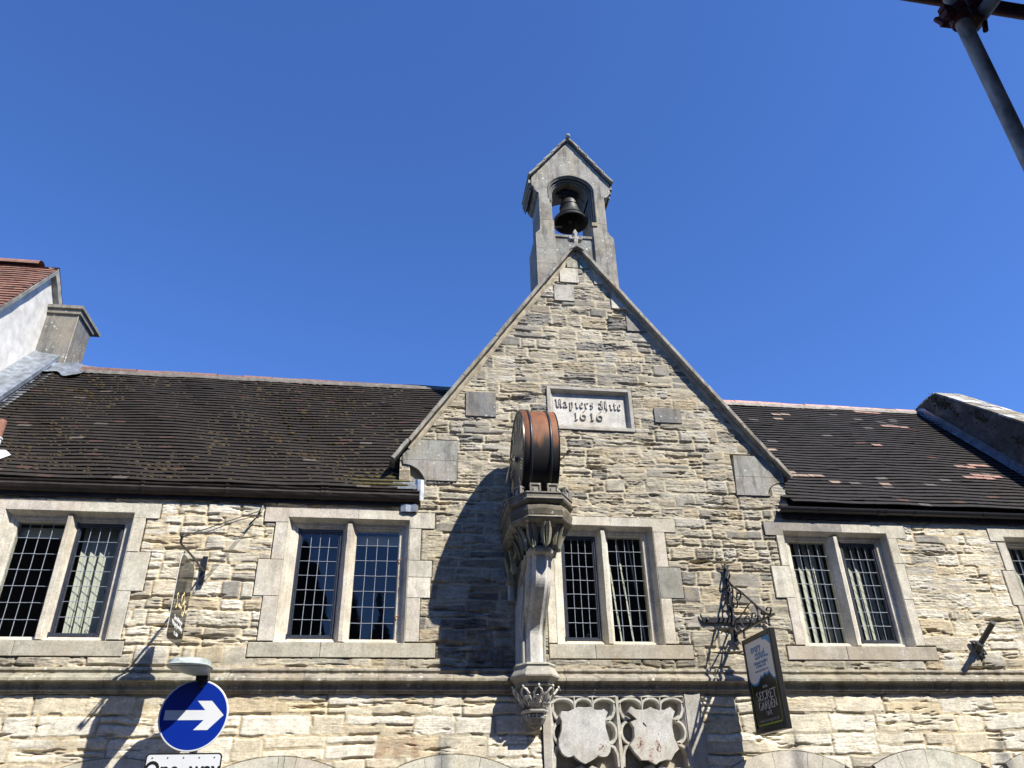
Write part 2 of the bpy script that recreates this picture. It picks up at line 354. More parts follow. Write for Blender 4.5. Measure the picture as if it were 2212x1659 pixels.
def rubble_wall():
    rs = np.random.RandomState(11)
    dx, dz = .0125, .0065
    xs = np.arange(-5.9, 9.75, dx); zs = np.arange(1.86, GA[1] + .02, dz)
    X, Z = np.meshgrid(xs, zs)
    Xw = X + .02 * (fbm(X * 5, Z * 5, 3, 3) - .5) * 2
    Zw = Z + .045 * (fbm(X * .9, Z * 1.1, 5, 3) - .5) * 2 + .014 * (fbm(X * 6, Z * 5, 8, 2) - .5) * 2
    # courses
    zc = [1.6]
    while zc[-1] < 9.6:
        zc.append(zc[-1] + (rs.uniform(.17, .25) if zc[-1] < 2.7 else rs.uniform(.115, .215)))
    zc = np.array(zc); ci = np.clip(np.searchsorted(zc, Zw) - 1, 0, len(zc) - 2)
    sid = np.zeros(X.shape, np.int64); ex = np.zeros(X.shape); ez = np.zeros(X.shape)
    lx = np.zeros(X.shape); lz = np.zeros(X.shape)
    for k in range(len(zc) - 1):
        m = ci == k
        if not m.any(): continue
        hgt = zc[k + 1] - zc[k]; b = [-6.6]
        while b[-1] < 10.2: b.append(b[-1] + (rs.uniform(.3, .75) if zc[k] < 2.7 else float(np.clip(rs.lognormal(math.log(.30), .42), .09, .62))))
        b = np.array(b); xi = np.clip(np.searchsorted(b, Xw[m]) - 1, 0, len(b) - 2)
        z0 = np.full(m.sum(), zc[k]); z1 = np.full(m.sum(), zc[k + 1]); idd = k * 4000 + xi * 4
        split = rs.rand(len(b)); sp = (split[xi] < (.30 if hgt > .14 else .06)); fr = rs.uniform(.35, .65, len(b))[xi]
        zm = z0 + hgt * fr; up = Zw[m] > zm
        idd = idd + np.where(sp & up, 1, 0); z0 = np.where(sp & up, zm, z0); z1 = np.where(sp & ~up, zm, z1)
        ex[m] = np.minimum(Xw[m] - b[xi], b[xi + 1] - Xw[m]); ez[m] = np.minimum(Zw[m] - z0, z1 - Zw[m])
        lx[m] = (Xw[m] - b[xi]) / (b[xi + 1] - b[xi]) - .5; lz[m] = (Zw[m] - z0) / (z1 - z0) - .5
        sid[m] = idd
    def rnd(s): return _h(sid, sid * 0 + 7, s)
    jw = .006 + .008 * rnd(1) + .006 * (fbm(X * 9, Z * 9, 21, 2) - .4)
    e = np.minimum(ex, ez * .9) - jw
    low = (Z < 2.80)
    edge = np.clip(e / .016, 0, 1); edge = edge * edge * (3 - 2 * edge)
    flat = rnd(2)
    rough = np.where(low, .10 + .38 * flat ** 3, .26 + .74 * flat)
    smooth_st = rnd(4) < .17; rough = np.where(smooth_st, .10, rough)
    # bedding: each stone is a stack of thin beds that stand out by different amounts
    vert = (rnd(15) < .05) & (ex < .2)
    U = np.where(vert, Z, X); V = np.where(vert, X, Z)
    fq = 34 + 34 * rnd(16)
    warp = V + .020 * (fbm(U * 3.5 + 9 * rnd(9), V * 3.5, 31, 3) - .5) + .055 * (rnd(17) - .5) * (U - np.floor(U))
    bed = warp * fq + rnd(18) * 7; bi = np.floor(bed); bf = bed - bi
    seg = np.floor(U * (3 + 5 * rnd(19)) + _h(bi.astype(np.int64), sid, 77) * 9 + .8 * fbm(U * 9, V * 22, 35, 2))
    out = _h(bi.astype(np.int64) * 131 + seg.astype(np.int64), sid, 78)
    crack = np.clip(1 - np.minimum(bf, 1 - bf) / .16, 0, 1) * (_h(bi.astype(np.int64) + 3, sid, 79) < .75)
    ln = fbm(X * 9, Z * 24, 51, 4, .62) - .5
    big = fbm(X * 5 + 11, Z * 7, 61, 3) - .5
    pits = np.clip(fbm(X * 7, Z * 16, 66, 4, .6) - .60, 0, 1)
    edge = np.clip(e / .009, 0, 1)
    calm = np.where(low | (X > 6) | (X < -.1), .66, .92)
    c1 = fbm(X * 5 + 31 * rnd(9), Z * 34, 44, 4, .6); cr1 = np.clip(1 - np.abs(c1 - .5) / .030, 0, 1)      # thin bedding cracks
    c2 = fbm(X * 9 + 13 * rnd(9), Z * 17, 46, 4, .6); cr2 = np.clip(1 - np.abs(c2 - .5) / .022, 0, 1)
    fine = fbm(X * 30, Z * 52, 48, 3, .6) - .5
    h = edge * (.002 + .009 * rnd(6)) + (.35 + .65 * edge) * (calm * rough * (.017 * (out - .5) - .005 * crack + .014 * ln + .012 * big - .013 * cr1 * (c2 > .42) - .010 * cr2 * (c1 > .5) - .045 * pits + .018 * fine) + (lx * (rnd(7) - .5) + lz * (rnd(8) - .6)) * .011)
    h = h + (1 - edge) * (.009 * (fbm(X * 22, Z * 22, 71, 3) - .5) + .003)
    # open joints here and there under a stone
    opn = (1 - edge) * (fbm(X * 2.7, Z * 2.7, 83, 3) > .56); h = h - .016 * opn
    ck = fbm(X * 2.0, Z * 12, 81, 4, .6); h = h - np.where(ck > .67, (ck - .67) * .30, 0)
    # colours
    pal = np.array([(.60, .53, .395), (.64, .58, .45), (.54, .46, .325), (.67, .625, .52), (.43, .395, .325), (.33, .31, .27), (.58, .48, .32), (.52, .465, .36)])
    pu = np.array([.19, .17, .14, .13, .12, .06, .06, .13]); pl = np.array([.20, .26, .03, .40, .02, .0, .03, .06])
    cu, cl = np.cumsum(pu), np.cumsum(pl)
    r = rnd(12); iu = np.clip(np.searchsorted(cu, r), 0, 7); il = np.clip(np.searchsorted(cl, r), 0, 7)
    # the eaves walls are cleaner and paler than the gable
    clean = ((Z < 5.1) & ((X > 6.2) | (X < -.1)) & (rnd(13) < .7)) | low
    idx = np.where(clean, il, iu); col = pal[idx] * (1 + .20 * (rnd(14) - .5))[..., None]
    pat = np.clip(fbm(X * 3.2, Z * 8, 87, 5, .62) * 3.4 - 1.55, 0, 1) * np.where(clean, .30, .72); col = col * (1 - pat)[..., None] + np.array((.235, .215, .17)) * pat[..., None]
    col = np.where(low[..., None], col * 1.34, col * np.where((X > 6) | (X < -.3), 1.18, .85)[..., None])
    mort = np.where((X < -.1)[..., None] | (X > 6)[..., None], np.array((.68, .57, .38)), np.array((.58, .51, .365)))
    ee = np.clip((e + .002) / .006, 0, 1)[..., None]
    col = col * ee + mort * (1 - ee)
    # dark weathering band above the string course and under the coping
    band = np.clip(1 - np.abs(Z - 3.13) / .14, 0, 1) * np.clip(fbm(X * 1.8, Z * 6, 91, 4) * 2.4 - .75, 0, 1)
    col = col * (1 - .6 * band)[..., None] + np.array((.10, .095, .075)) * (.6 * band)[..., None]
    dark_patch = np.exp(-((X - 1.0) / .35) ** 2) * np.clip((4.3 - Z), 0, 1) * np.clip((Z - 2.9) * 3, 0, 1)  # ragged darker patch left of the clock pillar, fading upwards
    dark_patch = dark_patch * np.clip(fbm(X * 4, Z * 2.5, 95, 4) * 2.6 - .7, 0, 1)
    col = col * (1 - .75 * dark_patch)[..., None]
    red = np.exp(-((X - .25) / .55) ** 2 - ((Z - 2.22) / .13) ** 2) * np.clip(fbm(X * 9, Z * 5, 97, 4) * 4 - 1.8, 0, 1)
    col = col * (1 - .7 * red)[..., None] + np.array((.26, .10, .07)) * (.7 * red)[..., None]
    # dressed stone: cut back
    for x0, x1, z0, z1 in DR:
        m = (X > x0 - .004) & (X < x1 + .004) & (Z > z0 - .004) & (Z < z1 + .004); h = np.where(m, -.16 if (x1 - x0) in (3.0 - 1.82, 3.42 - 1.60) else -.045, h); col[m] = (.40, .33, .21)
    for ax in ARCH:
        rr = np.hypot(X - ax, Z - (2.2 - 1.45)); m = (rr < 1.452) & (Z < 2.3) & (np.abs(X - ax) < .80); h = np.where(m, -.02, h)
    Y = -h
    # valid quads
    xc = (X[:-1, :-1] + X[1:, 1:]) / 2; zc2 = (Z[:-1, :-1] + Z[1:, 1:]) / 2
    ok = (zc2 < np.maximum(ZE + .05, np.where((xc > GL[0]) & (xc < GR[0]), gable_z(xc), 0))) & ~((xc > GR[0]) & (xc < GR[0] + .0))
    for W in WIN:
        a, b = wx(W); ok &= ~((xc > a + .004) & (xc < b - .004) & (zc2 > ZO0 + .004) & (zc2 < ZO1 - .004))
    nx = X.shape[1]; I = np.arange(X.size).reshape(X.shape)
    q = np.stack([I[:-1, :-1], I[:-1, 1:], I[1:, 1:], I[1:, :-1]], -1)[ok]
    used = np.unique(q); mp = np.full(X.size, -1); mp[used] = np.arange(len(used)); q = mp[q]
    co = np.stack([X, Y, Z], -1).reshape(-1, 3)[used]; cc = col.reshape(-1, 3)[used]
    me = bpy.data.meshes.new('wall'); me.vertices.add(len(co)); me.vertices.foreach_set('co', co.astype('f').ravel())
    me.loops.add(q.size); me.loops.foreach_set('vertex_index', q.astype('i').ravel())
    me.polygons.add(len(q)); me.polygons.foreach_set('loop_start', np.arange(0, q.size, 4, dtype='i'))
    me.update(calc_edges=True)
    at = me.attributes.new('Col', 'FLOAT_COLOR', 'POINT')
    at.data.foreach_set('color', np.concatenate([np.clip(cc, 0, 1), np.ones((len(cc), 1))], 1).astype('f').ravel())
    return lnk('wall', me, M['rubble'], house)
rubble_wall()
ASH = (.70, .655, .55); GREY = (.34, .325, .29)

# hidden mass: wall thickness, ground-floor arcade, room behind the windows
b = MB()
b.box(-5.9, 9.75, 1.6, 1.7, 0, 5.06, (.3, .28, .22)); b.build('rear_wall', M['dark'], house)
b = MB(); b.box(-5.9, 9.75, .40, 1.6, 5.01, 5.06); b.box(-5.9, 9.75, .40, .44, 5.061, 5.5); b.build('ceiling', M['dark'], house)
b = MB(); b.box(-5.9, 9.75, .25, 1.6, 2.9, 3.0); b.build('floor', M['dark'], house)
b = MB()
xs = sorted(ARCH)
prev = -5.9
for ax in xs:
    if ax - .62 > prev: b.box(prev, ax - .62, 0, .42, 0, 1.87, (.5, .46, .38))
    prev = ax + .62
b.box(prev, 9.75, 0, .42, 0, 1.87, (.5, .46, .38))
for ax in ARCH:
    seg = 14
    for i in range(seg):
        a0, a1 = [ax - .62 + 1.24 * (i + k) / seg for k in (0, 1)]
        zz0, zz1 = [(2.0 - 1.45) + math.sqrt(1.25 ** 2 - (a - ax) ** 2) for a in (a0, a1)]
        b.add([(a0, .0, zz0), (a1, .0, zz1), (a1, .0, 1.99), (a0, .0, 1.99), (a0, .42, zz0), (a1, .42, zz1), (a1, .42, 1.99), (a0, .42, 1.99)], [(0, 1, 2, 3), (4, 5, 1, 0)], (.5, .46, .38))
b.build('arcade', M['ashlar'], house)
# pale voussoir bands over the arches
for ax in ARCH:
    b = MB(); cz = 2.2 - 1.45; n = 22; T = .66
    cuts = sorted(random.sample(range(4, n - 3), 3)); g = 0; cc = jit((.68, .65, .56), .04)
    for i in range(n):
        if i in cuts: cc = jit((.68, .65, .56), .05)
        t0, t1 = [math.asin((-T + 2 * T * (i + k) / n) / 1.45) for k in (0, 1)]
        if i in cuts: t0 += .003
        P = lambda t, r, y: (ax + r * math.sin(t), y, cz + r * math.cos(t))
        b.add([P(t0, 1.22, -.018), P(t1, 1.22, -.018), P(t1, 1.448, -.018), P(t0, 1.448, -.018), P(t0, 1.448, .03), P(t1, 1.448, .03)], [(0, 1, 2, 3), (3, 2, 5, 4)], cc)
    b.build('arch_band', M['pale'], house)

# string course
def string_course():
    prof = [(.0, 3.065), (-.022, 3.06), (-.036, 3.045), (-.038, 3.032), (-.026, 3.018), (-.018, 3.008), (-.022, 3.0), (-.04, 2.992), (-.10, 2.962), (-.122, 2.945), (-.124, 2.918), (-.116, 2.912), (-.07, 2.908), (-.05, 2.885), (-.046, 2.86), (-.052, 2.845), (-.05, 2.83), (-.034, 2.822), (-.03, 2.805), (.0, 2.80)]
    b = MB()
    x = -5.9
    while x < 9.75:
        x1 = min(x + random.uniform(.7, 1.3), 9.75); k = 5; off = random.uniform(-.004, .004)
        cc = jit((.37, .34, .27), .15); xs = np.linspace(x + .002, x1 - .002, max(2, int((x1 - x) / .06)))
        rings = []
        for xx in xs:
            w1 = .004 * math.sin(xx * 31) + random.uniform(-.0035, .0035)
            rings.append([(xx, py + (off + w1 if 0 < i < len(prof) - 1 else 0), pz + w1 * .5) for i, (py, pz) in enumerate(prof)])
        b.loft(rings, cc, False); x = x1
    return b.build('string_course', M['weathered'], house)
string_course()

# windows
def window(W, idx):
    a, bb = wx(W); b = MB()
    # blocks of the surround, each 2 mm apart
    def blk(x0, x1, z0, z1, col, pr=0.0):
        b.box(x0 + .002, x1 - .002, -.014 - pr, .06, z0 + .002, z1 - .002, col, .005)
    mm = (a + bb) / 2 + .1; y_ = -.014 - random.uniform(0, .004)
    b.prism([(a - W['lin'][0], 4.702), (a, 4.702), (a, ZO1), (mm - .002, ZO1), (mm - .002, 4.875), (a - W['lin'][0], 4.875)][::-1], .07, jit(GREY if idx == 3 else ASH), 'xz', y_)
    b.prism([(mm + .002, ZO1), (bb, ZO1), (bb, 4.702), (bb + W['lin'][1], 4.702), (bb + W['lin'][1], 4.875), (mm + .002, 4.875)][::-1], .07, jit(ASH), 'xz', y_ + .001)
    blk(a - W['sill'][0], (a + bb) / 2 - .2, 3.17, ZO0, jit((.50, .46, .375)), .004); blk((a + bb) / 2 - .2, bb + W['sill'][1], 3.17, ZO0, jit((.50, .46, .375)), .003)
    for z0, z1, wd in W['jl']: blk(a - wd, a, z0, z1, jit(ASH, .12), random.uniform(0, .006))
    for k, (z0, z1, wd) in enumerate(W['jr']): blk(bb, bb + wd, z0, z1, jit(GREY if (idx == 2 and k == 1) else ASH, .12), random.uniform(0, .006))
    if 'rl' in W: blk(bb, bb + W['rl'][2], W['rl'][0], W['rl'][1], jit(ASH), .003)
    # splayed reveal rings
    def ring(i, y, sz=0):
        return [(a + i, y, ZO0 + i * .48 + sz), (bb - i, y, ZO0 + i * .48 + sz), (bb - i, y, ZO1 - i * .84), (a + i, y, ZO1 - i * .84)]
    rg = [ring(0, -.012), ring(.004, -.014), ring(.042, .078), ring(.048, .082), ring(.082, .086), ring(.090, .098), ring(.112, .102), ring(INS, .118), ring(INS, .20)]
    b.loft(rg, ASH, True, False)
    o = b.build('window', M['ashlar'], house)
    # mullion with chamfered nose
    mx0, mx1 = W['l'][0][1], W['l'][1][0]; mc = (mx0 + mx1) / 2; hw = (mx1 - mx0) / 2
    b = MB(); z0, z1 = ZG0 - .02, ZG1 + .02
    pr = [(-hw, .19), (-hw, .118), (-hw + .012, .108), (-hw + .02, .10), (-.028, .028), (-.022, .02), (.022, .02), (.028, .028), (hw - .02, .10), (hw - .012, .108), (hw, .118), (hw, .19)]
    rings = []
    for t in np.linspace(0, 1, 14):
        z = z0 - .02 + (z1 - z0 + .06) * t; e = random.uniform(-.003, .003)
        rings.append([(mc + px + (e if abs(px) < .05 else 0), py + abs(e), z) for px, py in pr])
    b.loft(rings, jit(ASH)); b.build('mullion', M['ashlar'], o)
    for li, (x0, x1, cas, blind) in enumerate(W['l']):
        yg = .14; z0, z1 = ZG0, ZG1
        if cas:
            b = MB(); f = .028; yy = .112; P = .004
            for (u0, u1, v0, v1) in ((x0 + P, x1 - P, z0 + P, z0 + f), (x0 + P, x1 - P, z1 - f, z1 - P), (x0 + P, x0 + f, z0 + f, z1 - f), (x1 - f, x1 - P, z0 + f, z1 - f)):
                b.box(u0, u1, yy, .165, v0, v1, (.05, .05, .06), .004)
            g = f + .016
            for (u0, u1, v0, v1) in ((x0 + f, x1 - f, z0 + f, z0 + g), (x0 + f, x1 - f, z1 - g, z1 - f), (x0 + f, x0 + g, z0 + g, z1 - g), (x1 - g, x1 - f, z0 + g, z1 - g)):
                b.box(u0, u1, yy + .012, .16, v0, v1, (.05, .05, .06), .003)
            for zz in (z0 + .02, z1 - .02): b.tube([(x0 + .0, yy - .006, zz - .03), (x0 + .0, yy - .006, zz + .03)], .009, 8)
            b.build('casement_frame', M['steel'], o)
            hb = MB()   # curled stay and catch
            for (hx, hz) in ((x1 - .16, z0 + .07), (x1 - .055, z0 + .5)):
                hb.cut(); hb.tube([(hx + .022 * math.cos(t) * (1 - t / 9), .168, hz + .022 * math.sin(t) * (1 - t / 9)) for t in np.linspace(0, 6, 14)], .0045, 6)
            hb.build('catch', M['iron'], o)
            x0i, x1i, z0i, z1i = x0 + g, x1 - g, z0 + g, z1 - g
        else:
            x0i, x1i, z0i, z1i = x0, x1, z0, z1
        b = MB(); nr, ncol = 7, 4; tz = random.uniform(-.002, .002)
        tl = {(1, 0): -.004, (1, 1): .004}.get((idx, li), random.uniform(-.003, .003))
        for ci_ in range(ncol):
            for ri in range(nr):
                u0, u1 = [x0i + (x1i - x0i) * (ci_ + k) / ncol for k in (0, 1)]; v0, v1 = [z0i + (z1i - z0i) * (ri + k) / nr for k in (0, 1)]
                gx, gz = random.gauss(0, .0035) - 2 * tl / .5, random.gauss(0, .0035) + tz; cy_ = yg
                Q = lambda u, v: (u, cy_ + gx * (u - (u0 + u1) / 2) + gz * (v - (v0 + v1) / 2), v)
                b.add([Q(u0, v0), Q(u1, v0), Q(u1, v1), Q(u0, v1)], [(0, 1, 2, 3)], (.5, .5, .5))
        b.build('glass', M['glass'], o)
        b = MB(); cr = .0038
        for k in range(1, ncol):
            xx = x0i + (x1i - x0i) * k / ncol
            b.tube([(xx + random.uniform(-.002, .002), yg - .008, z) for z in np.linspace(z0i, z1i, 9)], cr, 6)
        for k in range(1, nr):
            zz = z0i + (z1i - z0i) * k / nr
            b.tube([(x, yg - .009, zz + random.uniform(-.002, .002)) for x in np.linspace(x0i, x1i, 6)], cr, 6)
            for j in range(1, ncol): b.sphere((x0i + (x1i - x0i) * j / ncol, yg - .011, zz), .009, 6, 4)
        b.build('leading', M['came'], o)
        if blind:
            b = MB(); n = 5 if blind != 3 else 3
            for k in range(n):
                xx = x0 + .03 + (x1 - x0) * (k + .3) / n; wd = .115 if blind != 3 else .03; lean = .012 if blind != 3 else .07
                top = (xx - lean - .02, .27, z1 + .25); bot = (xx + lean - .02 * (blind == 3), .27, z0 - .1)
                d = (wd * .80, wd * .45, 0)
                b.add([top, (top[0] + d[0], top[1] + d[1], top[2]), (bot[0] + d[0], bot[1] + d[1], bot[2]), bot], [(0, 1, 2, 3)])
            b.build('vertical_blind', M['blind'], o)
        if not blind and idx <= 1 and li != (0 if idx else -1):
            b = MB(); b.box(x0 - .05, x1 + .05, .26, .28, z1 - .14, z1 - .02); b.build('window_rail', M['blind'], o)
    return o
for i, W in enumerate(WIN): window(W, i)
# rusty hinge pins on the jambs
b = MB()
for hx, hz in ((-.05, 4.28), (-.05, 3.62), (-4.5 + .02, 4.2)):
    b.cut(); b.tube([(hx, .06, hz - .03), (hx - .01, .04, hz), (hx + .03, .07, hz + .03)], .009, 6)
b.build('hinge_pin', M['copper'], house)

# kneelers, coping, finial
def kneelers():
    b = MB(); y0, y1 = -.02, .10
    c1, c2 = jit((.36, .36, .34), .03), jit((.40, .39, .36), .03)
    arc = [(-.06 + .29 * math.sin(t), 5.50 - .24 * (1 - math.cos(t)) * 1.2) for t in np.linspace(0, 1.45, 9)]
    b.prism([(.62, 5.565), (-.07, 5.565), (-.07, 5.63), (.12, 5.84), (.62, 5.84)][::-1], y1 - y0, c1, 'xz', y0)
    b.prism([(-.07, 5.56), (.62, 5.56), (.62, 5.29), (.24, 5.29)] + arc[::-1], y1 - y0 + .002, c2, 'xz', y0 - .001)
    b.cut()
    arc = [(4.98 - .25 * math.sin(t) * 1.0, 5.43 - .17 * (1 - math.cos(t))) for t in np.linspace(0, 1.5, 8)]
    b.prism([(4.33, 5.80), (4.80, 5.80), (4.99, 5.55), (4.99, 5.50), (4.31, 5.50)][::-1], y1 - y0, c1, 'xz', y0)
    b.prism([(4.31, 5.495), (4.99, 5.495), (4.98, 5.44)] + arc + [(4.76, 5.235), (4.29, 5.235)], y1 - y0, c2, 'xz', y0 - .001)
    k_ = b.build('kneeler', M['weathered'], house)
    b = MB()
    # small apex stones and odd dressed blocks let into the gable
    for x, z, w_, h_, c in ((2.1, 8.52, .28, .26, ASH), (2.62, 8.52, .24, .22, ASH), (2.0, 8.18, .3, .28, (.52, .49, .42)), (2.85, 8.1, .30, .26, ASH), (3.05, 7.72, .34, .27, GREY), (2.22, 8.80, .16, .18, (.48, .47, .38)), (2.42, 8.80, .16, .2, (.30, .44, .40)), (.72, 6.22, .40, .36, (.25, .245, .235)), (3.3, 6.25, .38, .22, (.24, .235, .225))):
        hz = float(gable_z(x + w_ / 2 + (.2 if x > 2.36 else -.2)))
        poly = [(x, z), (x + w_, z), (x + w_, z + h_), (x, z + h_)]
        for P_, sg in ((GL, 1), (GR, -1)):     # clip to the gable slope
            nx_, nz_ = sg * (GA[1] - P_[1]), -abs(GA[0] - P_[0]); out_ = []
            f = lambda q: (q[0] - GA[0]) * nx_ + (q[1] - GA[1]) * nz_ - .06
            for q, r_ in zip(poly, poly[1:] + poly[:1]):
                fq_, fr_ = f(q), f(r_)
                if fq_ >= 0: out_.append(q)
                if fq_ * fr_ < 0: t_ = fq_ / (fq_ - fr_); out_.append((q[0] + (r_[0] - q[0]) * t_, q[1] + (r_[1] - q[1]) * t_))
            poly = out_
        if len(poly) > 2: b.cut(); b.prism(poly[::-1], .07, c, 'xz', -.022)
    o = b.build('dressed_block', M['weathered'], house)
kneelers()
def coping():
    for side in (0, 1):
        b = MB()
        P0 = Vector((GA[0], 0, GA[1])); P1 = Vector((GL[0] - .05, 0, GL[1] - .072)) if side == 0 else Vector((GR[0] + .05, 0, GR[1] - .070))
        d = P1 - P0; L = d.length; d.normalize(); nrm = Vector((-d.z, 0, d.x)) if side else Vector((d.z, 0, -d.x))
        if nrm.z < 0: nrm = -nrm
        t = .0
        cuts = [0, .75, 1.45, 2.1, 2.9, 3.6, L - .32, L]
        for i in range(len(cuts) - 1):
            t0, t1 = cuts[i] + (.003 if i else 0), cuts[i + 1] - .003; off = random.uniform(0, .008) + (.012 if i == len(cuts) - 2 else 0)
            cc = jit((.36, .34, .29), .14)
            prof = [(-.115, .012), (-.115, .05), (-.10, .064), (.20, .10), (.40, .075), (.40, .0)]
            rings = []
            for tt in np.linspace(t0, t1, 8):
                p = P0 + d * tt
                wob = random.uniform(-.003, .003)
                rings.append([p + nrm * (z_ + off + wob) + Vector((0, y_, 0)) for y_, z_ in prof])
            b.loft(rings, cc)
        b.build('gable_coping', M['weathered'], house, False)
        b = MB(); rings = []
        for tt in np.linspace(.05, L - .25, 60):
            p = P0 + d * tt; w1 = random.uniform(-.008, .008)
            rings.append([p + nrm * z_ + Vector((0, y_, 0)) for y_, z_ in ((.05, -.06), (-.012, -.045 + w1), (-.03, -.015 + w1), (-.034, .014), (.05, .014))])
        b.loft(rings, (.38, .33, .24)); b.build('coping_mortar', M['cast'], house)
    b = MB()  # apex saddle and trefoil finial
    z = GA[1]
    b.prism([(GA[0] - .12, z - .09), (GA[0], z + .11), (GA[0] + .12, z - .09), (GA[0], z - .02)][::-1], .50, (.42, .41, .38), 'xz', -.130)
    poly = [(-.045, 0), (-.05, .09), (-.12, .07), (-.175, .11), (-.18, .165), (-.135, .20), (-.095, .185), (-.11, .15), (-.085, .135), (-.045, .155), (-.035, .215), (-.065, .26), (-.035, .31), (0, .37), (.035, .31), (.065, .26), (.035, .215), (.045, .155), (.085, .135), (.11, .15), (.095, .185), (.135, .20), (.18, .165), (.175, .11), (.12, .07), (.05, .09), (.045, 0)]
    b.prism([(GA[0] + x * .64, z + .07 + zz * .74) for x, zz in poly][::-1], .09, (.50, .49, .45), 'xz', -.115)
    b.build('finial', M['weathered'], house, False, .012)
coping()
# cross-wing roof behind the gable
b = MB()
for sgn, P in ((0, GL), (1, GR)):
    d = Vector((P[0] - GA[0], 0, P[1] - GA[1]))
    b.add([(GA[0], .35, GA[1] - .02), (GA[0], 4.2, GA[1] - .02), (GA[0] + d.x, 4.2, GA[1] + d.z - .02), (GA[0] + d.x, .35, GA[1] + d.z - .02)], [(0, 1, 2, 3)], (.05, .04, .035))
b.build('cross_roof', M['tile'], house)

# plaque with lettering
def nib(b, strokes, ox, oz, s, w, y, th=.016, ang=40):
    na = Vector((math.cos(R(ang)), 0, math.sin(R(ang)))) * w / 2; k = 0
    for st in strokes:
        for (p, q) in zip(st[:-1], st[1:]):
            a = Vector((ox + p[0] * s, 0, oz + p[1] * s)); c = Vector((ox + q[0] * s, 0, oz + q[1] * s))
            pts = [a - na, a + na, c + na, c - na]
            ar = sum(pts[i].x * pts[(i + 1) % 4].z - pts[(i + 1) % 4].x * pts[i].z for i in range(4))
            if abs(ar) < 1e-7: continue
            if ar < 0: pts = pts[::-1]
            k += 1; yy = y - th - .0003 * (k % 7)
            b.prism([(p_.x, p_.z) for p_ in pts], y - yy + .004, (.60, .57, .50), 'xz', yy)
def plaque():
    x0, x1, z0, z1 = 1.815, 3.0, 6.085, 6.735; b = MB(); yb = .045
    def rg(i, y): return [(x0 + i, y, z0 + i), (x1 - i, y, z0 + i), (x1 - i, y, z1 - i), (x0 + i, y, z1 - i)]
    b.loft([rg(0, .05), rg(0, -.022), rg(.003, -.025), rg(.045, -.025), rg(.05, -.02), rg(.062, .012), rg(.078, .03), rg(.080, .036), rg(.092, .036), rg(.094, yb)], (.50, .475, .42), True, False)
    b.add(rg(.094, yb), [(0, 1, 2, 3)], (.68, .655, .60))
    o = b.build('plaque', M['pale'], house)
    L = {
        'N': [[(0, 1.45), (.16, 1.22), (.20, .2), (.42, 0), (.60, .14)], [(.52, 1.32), (.64, 1.42), (.84, 1.2), (.84, .12), (.98, .02)], [(.60, 1.15), (.60, .45)]],
        'a': [[(.02, .82), (.28, 1.0), (.45, .82), (.45, .2), (.62, .06)], [(.42, .55), (.08, .38), (.08, .15), (.26, 0), (.45, .18)]],
        'p': [[(.05, .95), (.12, .82), (.12, -.42), (.3, -.38)], [(.12, .75), (.36, .98), (.5, .82), (.5, .15), (.32, 0), (.14, .12)]],
        'i': [[(0, .96), (.14, .8), (.14, .14), (.30, 0), (.42, .1)]],
        'e': [[(.42, .62), (.46, .82), (.28, 1.0), (.08, .8), (.08, .18), (.3, 0), (.48, .14)], [(.1, .45), (.44, .68)]],
        'r': [[(0, .92), (.12, .8), (.12, .14), (.28, .0)], [(.14, .75), (.34, .98), (.5, .85)]],
        's': [[(.46, .86), (.24, .98), (.08, .78), (.14, .6), (.42, .42), (.44, .18), (.24, 0), (.02, .1)]],
        'M': [[(.05, 1.1), (.22, .92)], [(.0, .45), (.16, .22), (.34, .02), (.52, .2)], [(.26, 1.3), (.42, 1.48), (.60, 1.25), (.60, .15)], [(.40, 1.2), (.40, .4)], [(.88, 1.28), (1.02, 1.45), (1.22, 1.2), (1.22, .1), (1.34, -.08), (1.08, -.34)], [(1.0, 1.2), (1.0, .2), (.86, .05)]],
        't': [[(.1, 1.32), (.12, .15), (.28, 0), (.4, .1)], [(-.04, .9), (.34, .9)]],
        '1': [[(0, .88), (.14, .96), (.14, .05)], [(.02, .02), (.28, .02)]],
    }
    b = MB()
    # the words
    def word(txt, ox, oz, s, adv):
        x = ox
        for ch in txt: nib(b, L[ch], x, oz, s, s * .235, yb); x += adv[ch] * s
        return x
    adv = dict(N=.86, a=.74, p=.70, i=.50, e=.62, r=.60, s=.66, M=1.28, t=.48)
    for ch, x in zip('Napiers', (1.945, 2.050, 2.135, 2.222, 2.282, 2.352, 2.424)): nib(b, L[ch], x, 6.440, .088, .0135, yb, .018)
    b.build('lettering', M['pale'], o); b = MB()
    for ch, x in zip('Mite', (2.545, 2.700, 2.758, 2.808)): nib(b, L[ch], x, 6.436, .088, .0135, yb, .018)
    b.build('lettering', M['pale'], o); b = MB()
    def six(ox, oz, s):
        pts = [(.80, 1.70), (.50, 1.42), (.22, 1.05), (.08, .62), (.14, .25), (.42, .04), (.74, .10), (.92, .42), (.82, .74), (.56, .84), (.34, .76)]
        nib(b, pts if 0 else [pts], ox, oz, s, .0155, yb, .02, 20)
    s = .090
    nib(b, [[(0, 1.1), (.16, 1.2), (.16, .06)], [(-.02, .02), (.34, .02)]], 2.205, 6.260, s, .0165, yb, .02, 25); b.cut(); six(2.274, 6.260, s); b.cut()
    nib(b, [[(0, 1.1), (.16, 1.2), (.16, .06)], [(-.02, .02), (.34, .02)]], 2.425, 6.260, s, .0165, yb, .02, 25); b.cut(); six(2.502, 6.258, s)
    b.build('lettering', M['pale'], o)
plaque()

